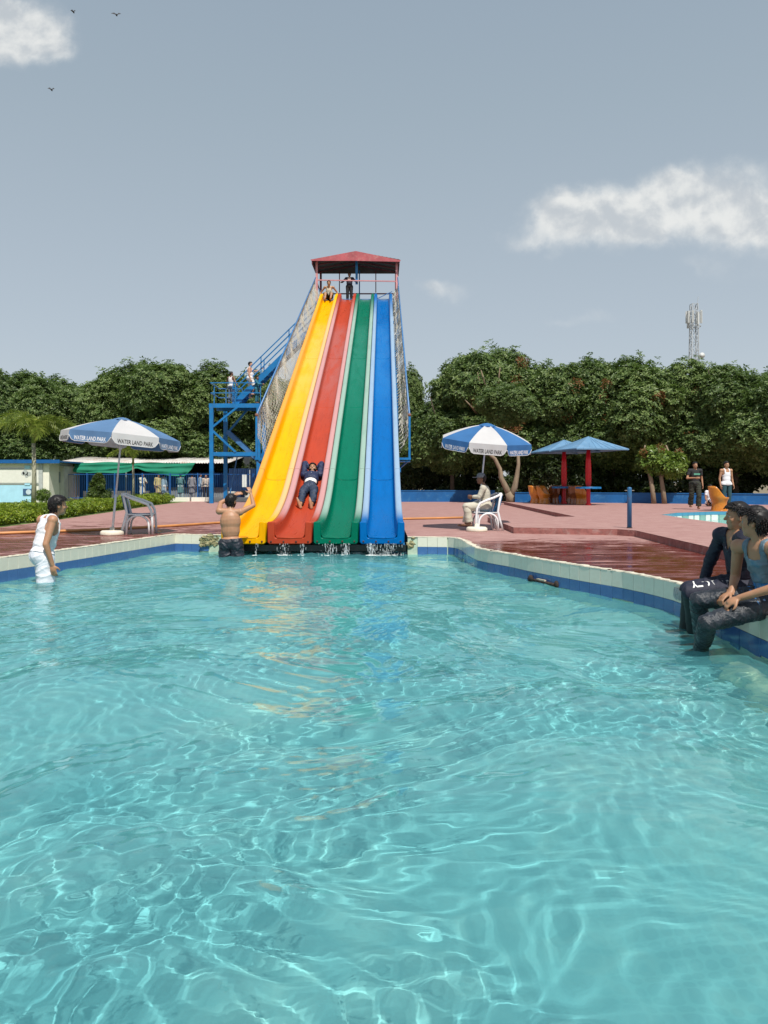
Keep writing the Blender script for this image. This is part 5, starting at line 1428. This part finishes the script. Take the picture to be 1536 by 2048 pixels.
# shed
SH = thing('shed', 'long open shed with a rusty corrugated roof and blue sheet walls', 'building', (-14,47,.3))
CORR = mat('corrugated_rusty', (.55,.53,.50), .6, var=.25, vs=1.2, dirt=((.32,.13,.05), .75, .9))
mb = MB(); n = 190; vs = []
x0, x1 = -19.9, -9.4
sheets = []
ns = 11
for s_ in range(ns):
    mb = MB(); vs = []; a = x0+(x1-x0)*s_/ns; c = x0+(x1-x0)*(s_+1)/ns+.06; dz = random.uniform(-.03,.03); n = 26
    for i in range(n+1):
        x = a+(c-a)*i/n; w = .035*math.sin(i*math.pi/2+.4)
        vs += [(x,44.9+random.uniform(-.0,.0)+dz*3,2.62+w+dz), (x,50,3.15+w+dz)]
    mb.add(vs, [(2*i,2*i+2,2*i+3,2*i+1) for i in range(n)], True)
    o = obj('roof_sheet', mb, CORR, SH); md = o.modifiers.new('s', 'SOLIDIFY'); md.thickness = .01
mb = MB(); vs = []; n = 220
for i in range(n+1):
    x = x0+.2+(x1+6-x0)*i/n; w = .03*(1 if (i//2) % 2 else -1); vs += [(x,46.6+w,.3),(x,46.6+w,2.05)]
mb.add(vs, [(2*i,2*i+2,2*i+3,2*i+1) for i in range(n)]); obj('sheet_wall', mb, CORB, SH)
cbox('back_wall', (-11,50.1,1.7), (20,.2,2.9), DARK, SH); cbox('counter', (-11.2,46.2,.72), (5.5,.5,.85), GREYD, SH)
for x in (-18.4,-15.5,-12.9,-10.4,-9.5): obj('post', MB().bar((x,45.1,.3),(x,45.1,2.6), .07), mat('orange_brown_post', (.22,.09,.05), .8) if x == -10.4 else GREYD, SH)
for i, x in enumerate((-17.9,-16.2,-14.6,-12.9,-11.4,-9.9)): cbox('white_plinth', (x,46.2,.62), (1.2 if i < 2 else .32,.16,.62), CREAMW, SH)
# green shade cloth
GRN = mat('green_shade_net', (.012,.26,.15), .75, var=.2, vs=1.3, transl=(.01,.25,.13), bump=.3, bs=30)
mb = MB(); n, m_ = 60, 12; vs = []
for i in range(n+1):
    t = i/n; x = -18.35+(-11.2+18.35)*t
    top = 2.66-.10*math.sin(t*math.pi)*0-.06*t; d1 = abs(math.sin((t*2.0+.0)*math.pi)) ; low = 2.10-.10*math.sin(min(1, t/.52)*math.pi)*(t < .52)-.30*math.sin(max(0, (t-.52)/.48)*math.pi*.5)**1.5*(t >= .52)+.18*math.exp(-((t-.52)/.05)**2)
    for j in range(m_+1):
        s_ = j/m_; z = top+(low-top)*s_; y = 44.6-.35*s_+.07*math.sin(t*31+s_*4)*s_+.05*math.sin(s_*14+t*9)
        vs.append((x+(.55*s_*(-1) if t > .9 else 0)*((t-.9)/.1 if t > .9 else 0), y, z-.03*math.sin(t*17+s_*7)))
mb.add(vs, [(i*(m_+1)+j, (i+1)*(m_+1)+j, (i+1)*(m_+1)+j+1, i*(m_+1)+j+1) for i in range(n) for j in range(m_)], True)
obj('shade_cloth', mb, GRN, label='green shade cloth sagging from the edge of the shed roof', cat='awning')
# railing fence
FN = thing('bar_fence', 'tall thin blue railing fence in front of the shed', 'fence', (-15,43.9,.3)); FB = mat('fence_blue', (.01,.09,.30), .5, var=.2)
for z in (1.93, .55): obj('rail', MB().bar((-19.2,43.9,z), (-7.5,43.9,z), .04), FB, FN)
mb = MB(); x = -19.1
while x < -7.6: mb.bar((x,43.9,.5),(x,43.9,1.93), .010); x += .13
obj('bars', mb, FB, FN, kind='stuff')
for i in range(8): x = -19.0+i*1.62; obj('post', MB().bar((x,43.9,.3),(x,43.9,2.0), .065), FB, FN)
cbox_k = thing('low_kerb', 'low white kerb wall below the queue', 'kerb', (-11.6,43.5,.3)); obj('kerb_block', MB().box((-13.4,43.5,.42), (4.3,.22,.34)), CREAMW, cbox_k); obj('kerb_block', MB().box((-9.5,43.5,.42), (3.3,.22,.34)), CREAMW, cbox_k)
# darker blue sheet screens behind the slide legs, with white pillars
SC = thing('sheet_screen', 'dark blue sheet screen with white plinths behind the slide legs', 'screen', (-5.5,45,.3))
mb = MB(); vs = []; n = 120
for i in range(n+1): x = -9.4+8.2*i/n; w = .03*(1 if (i//2) % 2 else -1); vs += [(x,45.5+w,.3),(x,45.5+w,2.3)]
mb.add(vs, [(2*i,2*i+2,2*i+3,2*i+1) for i in range(n)]); obj('sheet_wall', mb, mat('deep_blue_sheet', (.004,.03,.10), .6, var=.3, vs=1), SC)
for x, w in ((-9.05,.45),(-8.1,.32),(-7.6,.3)): cbox('plinth', (x,44.6,.62), (w,.3,.6), CREAMW, SC)
cbox('white_sign', (-8.35,44.9,1.55), (.28,.05,.75), WHT, SC)
for x in (-8.0,-7.2,-6.4): obj('pipe_post', MB().bar((x,44.7,.3),(x,44.7,2.2), .05), WFR, SC)
# ------------------------------------------------------------------ vegetation
def crown_arrays(seed, RX, RZ, nros, leaf=(.17,.075), nleaf=6, lumps=18, clump=.5, droop=.25, flat=.0):
    r = np.random.default_rng(seed)
    u = r.normal(size=(lumps, 3)); u /= np.linalg.norm(u, axis=1)[:, None]; u[:, 2] = np.abs(u[:, 2])*.9-.35*r.random(lumps)
    C = u*np.array([RX, RX, RZ])*r.uniform(.45, .80, (lumps, 1)); rad = r.uniform(.16, .46, lumps)*RX*.9
    C = np.vstack([C, [[0, 0, 0]]]); rad = np.append(rad, RX*.62)
    sq = np.array([1, 1, min(1.15, RZ/RX)])
    w = rad**2; w /= w.sum(); idx = r.choice(len(C), size=nros*2, p=w)
    d = r.normal(size=(nros*2, 3)); d /= np.linalg.norm(d, axis=1)[:, None]
    rr_ = r.uniform(.80, 1.06, nros*2)**1.0
    P = C[idx]+d*sq*(rad[idx]*rr_)[:, None]
    keep = np.ones(len(P), bool)
    for c, q in zip(C, rad):
        dd = np.linalg.norm((P-c)/sq, axis=1); keep &= ~(dd < q*.74)
    P = P[keep][:nros]; d = d[keep][:nros]
    # sprays that break the outline
    if RX > 2:
        nb_ = 70; dd_ = r.normal(size=(nb_, 3)); dd_[:, 2] = np.abs(dd_[:, 2])*1.1+.1; dd_ /= np.linalg.norm(dd_, axis=1)[:, None]
        ii = r.integers(0, len(C), nb_); base_ = C[ii]+dd_*sq*(rad[ii]*r.uniform(.98, 1.12, nb_))[:, None]
        for b_, d_ in zip(base_, dd_):
            m_ = r.integers(6, 16); q_ = b_+r.normal(size=(m_, 3))*.15+d_*r.random((m_, 1))*.28
            P = np.vstack([P, q_]); d = np.vstack([d, np.repeat(d_[None], m_, 0)])
    k = len(P); big_ = np.sin(P[:, 0]*2.3+seed)*np.sin(P[:, 1]*2.1)*np.sin(P[:, 2]*2.6+1)
    P += d*((.20*big_[:, None]+.13*r.normal(size=(k, 1)))*min(1, RX/2))
    N = d*.8+np.array([0, 0, .55])+r.normal(size=(k, 3))*.28; N /= np.linalg.norm(N, axis=1)[:, None]
    A = np.cross(N, r.normal(size=(k, 3))); A /= np.linalg.norm(A, axis=1)[:, None]; B = np.cross(N, A)
    Vs = []
    for i in range(nleaf):
        th = 2*math.pi*i/nleaf+r.uniform(-.35, .35, k); dr = A*np.cos(th)[:, None]+B*np.sin(th)[:, None]
        tl = r.uniform(.0, .7, k)[:, None]; ax = dr*np.cos(tl)+N*np.sin(tl)*.8; ax[:, 2] -= droop*r.random(k); ax /= np.linalg.norm(ax, axis=1)[:, None]
        sd = np.cross(ax, N); sd /= (np.linalg.norm(sd, axis=1)[:, None]+1e-9)
        L = leaf[0]*r.uniform(.7, 1.25, k)[:, None]; Wd = leaf[1]*r.uniform(.8, 1.2, k)[:, None]
        b0 = P+ax*L*.12; mid = P+ax*L*.58; dip = np.cross(sd, ax)*(Wd*.25)
        Vs.append(np.stack([b0, mid+sd*Wd*.5+dip, P+ax*L, mid-sd*Wd*.5+dip], 1))
    V = np.concatenate(Vs, 0).reshape(-1, 3); F = np.arange(len(V)).reshape(-1, 4)
    return V, F
LEAF1 = leafmat('tree_leaf', (.030,.068,.016), (.095,.155,.038), (.215,.285,.09), (.13,.22,.04), .5)
LEAF2 = leafmat('bright_leaf', (.05,.10,.015), (.12,.20,.03), (.22,.30,.06), (.2,.3,.04))
LEAFD = leafmat('dry_leaf', (.14,.05,.018), (.26,.11,.04), (.36,.20,.08), (.2,.09,.03))
HEDG = leafmat('hedge_leaf', (.06,.12,.008), (.16,.24,.012), (.30,.36,.03), (.25,.35,.03))
BARK = mat('pale_bark', (.24,.18,.12), .9, var=.3, vs=5, bump=.8, bs=18, stretch=(1,1,.3)); BARKD = mat('dark_bark', (.09,.07,.05), .95, var=.3, vs=5, bump=.7, bs=18)
crowns = []
for k in range(5):
    V, F = crown_arrays(30+k, 2.9+.25*(k % 3), 2.7+.3*((k+1) % 3), 9800, leaf=(.20,.092), lumps=26); me = npmesh('crown', V, F); me.materials.append(LEAF1); crowns.append(me)
ZT = []
for me in crowns:
    a_ = np.empty(len(me.vertices)*3); me.vertices.foreach_get('co', a_); ZT.append(float(np.percentile(a_[2::3], 99.7)))
dryme = []
for k in range(2):
    V, F = crown_arrays(70+k, .42, .46, 26, leaf=(.17,.055), lumps=5, nleaf=4); me = npmesh('dry_leaves', V, F); me.materials.append(LEAFD); dryme.append(me)
def trunk_mb(r, h, x=0, y=0, fork=3, r0=.15):
    mb = MB(); top = Vector((x+r.uniform(-.3,.3), y+r.uniform(-.3,.3), h))
    mb.tube([(x,y,0), (x+.05,y,h*.5), top], [r0, r0*.85, r0*.75], 8)
    for i in range(fork):
        a = 6.28*i/fork+r.uniform(-.5,.5); q_ = top+Vector((math.cos(a)*1.3, math.sin(a)*1.3, r.uniform(1.5,2.6)))
        mb.tube([top-Vector((0,0,.1)), top.lerp(q_, .5)+Vector((0,0,.15)), q_, q_+Vector((math.cos(a)*.5,math.sin(a)*.5,1.2))], [r0*.6, r0*.45, r0*.3, r0*.15], 6)
    return mb
trunks = []
for k in range(3):
    rk = random.Random(k); mb = trunk_mb(rk, 2.6+.4*k); me = bpy.data.meshes.new('trunk'); me.from_pydata(mb.v, [], mb.f); me.polygons.foreach_set('use_smooth', [True]*len(me.polygons)); me.materials.append(BARKD); trunks.append(me)
tr_n = [0]
def tree(label, x, y, ztop, wide=1.0, z0=.3, group=None, seed=None, bare=False, crown_base=None):
    k = tr_n[0]; tr_n[0] += 1; r = random.Random(100+k if seed is None else seed)
    t = thing('tree', label, 'tree', (x, y, z0), group)
    ci = crowns[k % 5]; H_ = ztop-z0; ch_ = min(5.6, H_*.66)
    c = bpy.data.objects.new('crown', ci); COL.objects.link(c); c.parent = t
    hz_ = max(v_[2] for v_ in ci.bound_box) if 0 else 3.1
    szz = (ch_/2)/2.75*1.12; c.scale = (wide*r.uniform(.9,1.1), wide*r.uniform(.9,1.1), szz); c.rotation_euler = (r.uniform(-.12,.12), r.uniform(-.12,.12), r.uniform(0, 6.28)); zt = ZT[k % 5]; c.location = (0, 0, H_-zt*szz)
    if H_-ch_ > 2.2 or True:      # a skirt of lower foliage as on unpruned trees
        c2 = bpy.data.objects.new('lower_crown', crowns[(k+2) % 5]); COL.objects.link(c2); c2.parent = t
        c2.scale = (wide*1.05, wide*1.05, .85); c2.rotation_euler = (0, 0, r.uniform(0, 6.28)); c2.location = (r.uniform(-.4,.4), r.uniform(-.2,.5), max(3.4, H_-3.05*szz-2.1))
    if not bare:
        b_ = bpy.data.objects.new('trunk', trunks[k % 3]); COL.objects.link(b_); b_.parent = t; b_.rotation_euler = (0, 0, r.uniform(0, 6.28))
    return t
# front row, right of the slide: (photo x, distance, photo y of the top, width, label)
rows = [(800,50,742,.62,'dark tree peeping out between the slide and the big tree'),
        (905,45,800,.80,'lower left shoulder tree beside the tallest tree'),
        (975,45.5,700,1.12,'tallest tree right of the slide, with rusty dead leaf bunches'),
        (1085,45,742,.95,'rounded tree just right of the tallest one, above the bright parasol'),
        (1150,44,727,.95,'leafy tree directly above the blue roofed tables'),
        (1228,43,722,.95,'tree behind the blue post with dead bunches near its top'),
        (1318,41,722,1.0,'tree left of the telecom mast'),
        (1392,41,742,.85,'tree below the telecom mast, with a thin top'),
        (1472,39,738,.92,'tree above the person in the white vest'),
        (1560,37,742,.95,'tree cut by the right edge of the picture')]
for px, Y, py, w, lb_ in rows:
    t = tree(lb_, (px-768)/1500*Y, Y, CH+(965-py)/1500*Y, w, bare=(px == 975))
    if px in (975, 1085, 1228, 1318, 1150):
        if px == 975:
            for (a_, b_, c_, d_) in ((955,745,962,790),(962,740,975,800),(1000,735,990,790),(1020,775,1000,812),(930,800,955,830),(985,790,990,850),(1010,820,985,845),(1040,800,1015,835)):
                obj('branch', MB().tube([P3(c_,d_,Y-2.2), P3((a_+c_)/2+2,(b_+d_)/2,Y-2.9), P3(a_,b_,Y-3.2)], [.075,.055,.025], 5), BARK, t)
        n = {975: 12, 1085: 4, 1228: 5, 1318: 3, 1150: 5}[px]; r = random.Random(px)
        for i in range(n):
            dxp, dyp = r.uniform(-50,60), r.uniform(30,190)
            p = P3(px+dxp, py+dyp, Y); p.y = Y-3.0*w+abs(dxp)/60*.9
            o = bpy.data.objects.new('dry_leaves', dryme[i % 2]); COL.objects.link(o); o.parent = t; o.location = p-t.location; o.scale = (r.uniform(.7,1.3),)*3; o.rotation_euler = (r.random(),0,r.random()*6)
left = [(10,52,742,.95,'tree at the far left edge of the picture'), (80,52,752,.92,'tree above the roof of the white kiosk'), (150,54,778,.8,'lowest crown of the left row, right of the palm'),
        (222,52,748,.95,'tree behind the left parasol, left half'), (308,51,722,1.05,'highest tree of the left row, right of the left parasol'), (378,52,742,.95,'tree between the left parasol and the stair tower'),
        (440,53,738,.95,'tree behind the railed landing'), (505,54,748,.95,'tree behind the upper stairs and the net'), (590,54,800,.95,'tree hidden mostly behind the yellow chute')]
for px, Y, py, w, lb_ in left: tree(lb_, (px-768)/1500*Y, Y, CH+(965-py)/1500*Y, w*1.12)
g = 'trees of the rear row'
for i in range(16):
    px = 20+i*104; Y = 60; tree('tree of the rear row, seen only as dark leaves between the front crowns', (px-768)/1500*Y, Y, CH+(965-(770 if px < 620 or px > 880 else 850))/1500*Y, 1.35, group=g)
for i in range(9):     # trees beyond the frame that shade the undergrowth
    pass
# dense undergrowth; the shade beneath the crowns is darkened into its leaf colour
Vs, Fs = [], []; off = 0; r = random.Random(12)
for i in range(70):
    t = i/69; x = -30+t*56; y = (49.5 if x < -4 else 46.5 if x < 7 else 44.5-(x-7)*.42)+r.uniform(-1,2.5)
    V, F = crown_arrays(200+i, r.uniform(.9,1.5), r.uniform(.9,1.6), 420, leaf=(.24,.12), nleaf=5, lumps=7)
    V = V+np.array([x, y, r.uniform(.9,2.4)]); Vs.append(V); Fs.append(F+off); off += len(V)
link('undergrowth', npmesh('undergrowth', np.vstack(Vs), np.vstack(Fs)), leafmat('shaded_undergrowth_leaf', (.012,.024,.008), (.03,.05,.014), (.06,.085,.025)), label='leafy undergrowth coloured dark for the shade beneath the trees behind the walls', cat='undergrowth', kind='stuff')
# forked pale trunk of the big tree, standing clear in front
t = thing('tree', 'pale trunk forking in a V beside the tub chairs, its crown among the big trees', 'tree', (6.2,37.2,UD))
def Pf(px, py, Y=37.2): return P3(px, py, Y)
mb = MB(); mb.tube([Pf(1022,1005), Pf(1021,994), Pf(1016,985)], [.26,.23,.17], 10)
mb.tube([Pf(1021,996), Pf(1012,975), Pf(1002,955), Pf(1000,938), Pf(990,918), Pf(975,905)], [.16,.14,.12,.10,.09,.07], 10)
mb.tube([Pf(1022,996), Pf(1030,972), Pf(1034,950), Pf(1037,928), Pf(1036,900)], [.17,.145,.115,.085,.07], 10)
mb.tube([Pf(1002,952), Pf(1006,944)], [.05,.03], 6)
obj('trunk', mb, BARK, t)
c = bpy.data.objects.new('crown', crowns[3]); COL.objects.link(c); c.parent = t; c.location = (.2,1.8,4.9); c.scale = (.62,.5,.5)
for px, Y, lb_ in ((1308,34.3,'left of two slim pale trunks in front of the low wall'), (1329,34.2,'right of two slim pale trunks in front of the low wall')):
    t = thing('tree', lb_, 'tree', ((px-768)/1500*Y, Y, UD)); X = (px-768)/1500*Y; r = random.Random(px)
    mb = MB(); mb.tube([(X,Y,UD),(X-.05,Y,UD+.5),(X-.12,Y+.1,UD+1.2),(X-.1+(.5 if px > 1320 else -.2),Y+.4,UD+2.2),(X+(.3 if px > 1320 else -.2),Y+.6,UD+2.7)], [.12,.11,.095,.06,.03], 8); obj('trunk', mb, BARK, t)
    V, F = crown_arrays(px, .95 if px < 1320 else .75, .75, 620, leaf=(.24,.11), lumps=9)
    me = npmesh('crown', V, F); o = link('crown', me, LEAF2, t); o.location = ((.25,.2,1.95) if px < 1320 else (.45,.1,1.75))
    if px < 1320:
        for i in range(3):
            o = bpy.data.objects.new('dry_leaves', dryme[i % 2]); COL.objects.link(o); o.parent = t; o.location = (-.6+i*.8, -.35, 2.3+.25*(i % 2)); o.scale = (.6,)*3
# hedge, conical bush, small shrub
def bush(name, label, cat, pts, leaf, m, nros, seed, rx, rz, kind=None, nleaf=5):
    Vs, Fs, off = [], [], 0
    for i, p in enumerate(pts):
        V, F = crown_arrays(seed+i, rx, rz, nros, leaf=leaf, nleaf=nleaf, lumps=8); V = V+np.array(p); Vs.append(V); Fs.append(F+off); off += len(V)
    V = np.vstack(Vs); V[:, 2] = np.maximum(V[:, 2], .33)
    return link(name, npmesh(name, V, np.vstack(Fs)), m, label=label, cat=cat, kind=kind)
r = random.Random(31); pts = []
y = 14.0
while y < 42:
    xe = -9.4 if y < 18.3 else (-9.6 if y < 22 else -9.6-(y-22)*.1)
    for k in range(3 if y < 24 else 2): pts.append((xe-.42-k*.75+r.uniform(-.1,.1), y+r.uniform(-.2,.2), .52+r.uniform(-.03,.10)))
    y += .62 if y < 24 else .8
bush('hedge', 'low yellow-green hedge along the left edge of the deck', 'hedge', pts, (.085,.042), HEDG, 230, 400, .46, .34, 'stuff')
r2 = random.Random(8); Y = 33.5; X = (197-768)/1500*Y
cb = thing('conical_bush', 'dense conical dark green bush rising from the hedge', 'bush', (X, Y, .33))
Vs, Fs, off = [], [], 0
for i in range(9):
    t_ = i/8; V, F = crown_arrays(500+i, .60*(1-t_*.72)+.05, .32, 330, leaf=(.10,.035), nleaf=6, lumps=7); V = V+np.array([X+r2.uniform(-.05,.05), Y, .55+t_*1.15]); Vs.append(V); Fs.append(F+off); off += len(V)
V = np.vstack(Vs)-np.array([X, Y, .33]); link('foliage', npmesh('foliage', V, np.vstack(Fs)), leafmat('cone_leaf', (.03,.06,.012), (.075,.125,.02), (.15,.19,.03)), cb)
obj('stem', MB().tube([(X,Y,.33),(X,Y,1.6)], .04, 6), BARKD, cb)
sh = thing('small_shrub', 'small feathery shrub at the foot of the palm', 'bush', ((88-768)/1500*36, 36, .33))
V, F = crown_arrays(520, .42, .5, 300, leaf=(.13,.03), nleaf=6, lumps=6); link('foliage', npmesh('foliage', V+np.array([0,0,.5]), F), LEAF2, sh)
# palms
PALM = leafmat('palm_leaf', (.09,.14,.02), (.18,.24,.035), (.30,.34,.07), (.25,.33,.05)); PB = mat('palm_bark', (.34,.33,.24), .85, var=.2, vs=3, bump=.4, bs=20)
def palm(label, x, y, h, r0, nf, fl, seed):
    r = random.Random(seed); t = thing('palm_tree', label, 'palm', (x, y, .33))
    obj('trunk', MB().tube([(x,y,.33),(x+.03,y,.33+h*.5),(x,y,.33+h)], [r0, r0*.85, r0*.7], 10), PB, t)
    obj('crown_shaft', MB().tube([(x,y,.33+h),(x+.02,y,.33+h+.75)], [r0*.85, r0*.4], 8), mat('palm_shaft_green', (.18,.24,.06), .6, var=.2), t)
    top = Vector((x, y, .33+h+.7))
    for k in range(nf):
        a = 6.283*k/nf*1.0+r.uniform(-.3,.3); el = r.uniform(.25, 1.25); L = fl*r.uniform(.8,1.15)
        d = Vector((math.cos(a), math.sin(a), 0)); P_ = []
        for i in range(14):
            s_ = i/13; P_.append(top+d*L*(s_*math.cos(el*(1-s_*.3))+.15*s_*s_)+Vector((0,0,L*(math.sin(el)*s_-(.50+.35*math.sin(el))*s_*s_*.95))))
        mb = MB(); mb.tube(P_, [.018-.001*i for i in range(14)], 4)
        for i in range(1, 14):
            tg = (P_[i]-P_[i-1]).normalized(); sd = tg.cross(Vector((0,0,1))).normalized()
            for m2 in range(9):
                b0 = P_[i-1].lerp(P_[i], m2/9); ang_ = m2*2.4+i
                dr = (sd*math.cos(ang_)+tg.cross(sd)*math.sin(ang_)*.8+tg*.55).normalized(); ll = L*.32*(1-.55*(i/13)**2)*r.uniform(.7,1.1)
                tip = b0+dr*ll-Vector((0,0,ll*.35)); wv = dr.cross(tg)*.034
                mb.add([b0-wv*.6, b0+dr*ll*.5+wv-Vector((0,0,ll*.08)), tip, b0+dr*ll*.5-wv-Vector((0,0,ll*.08))], [(0,1,2,3)])
        obj('frond', mb, PALM, t)
palm('tall foxtail palm with a slim pale trunk in front of the kiosk', (67-768)/1500*31, 31, 2.75, .105, 13, 1.75, 3)
palm('slim young palm standing behind the left parasol pole', (266-768)/1500*36.5, 36.5, 2.0, .07, 9, 1.05, 5)
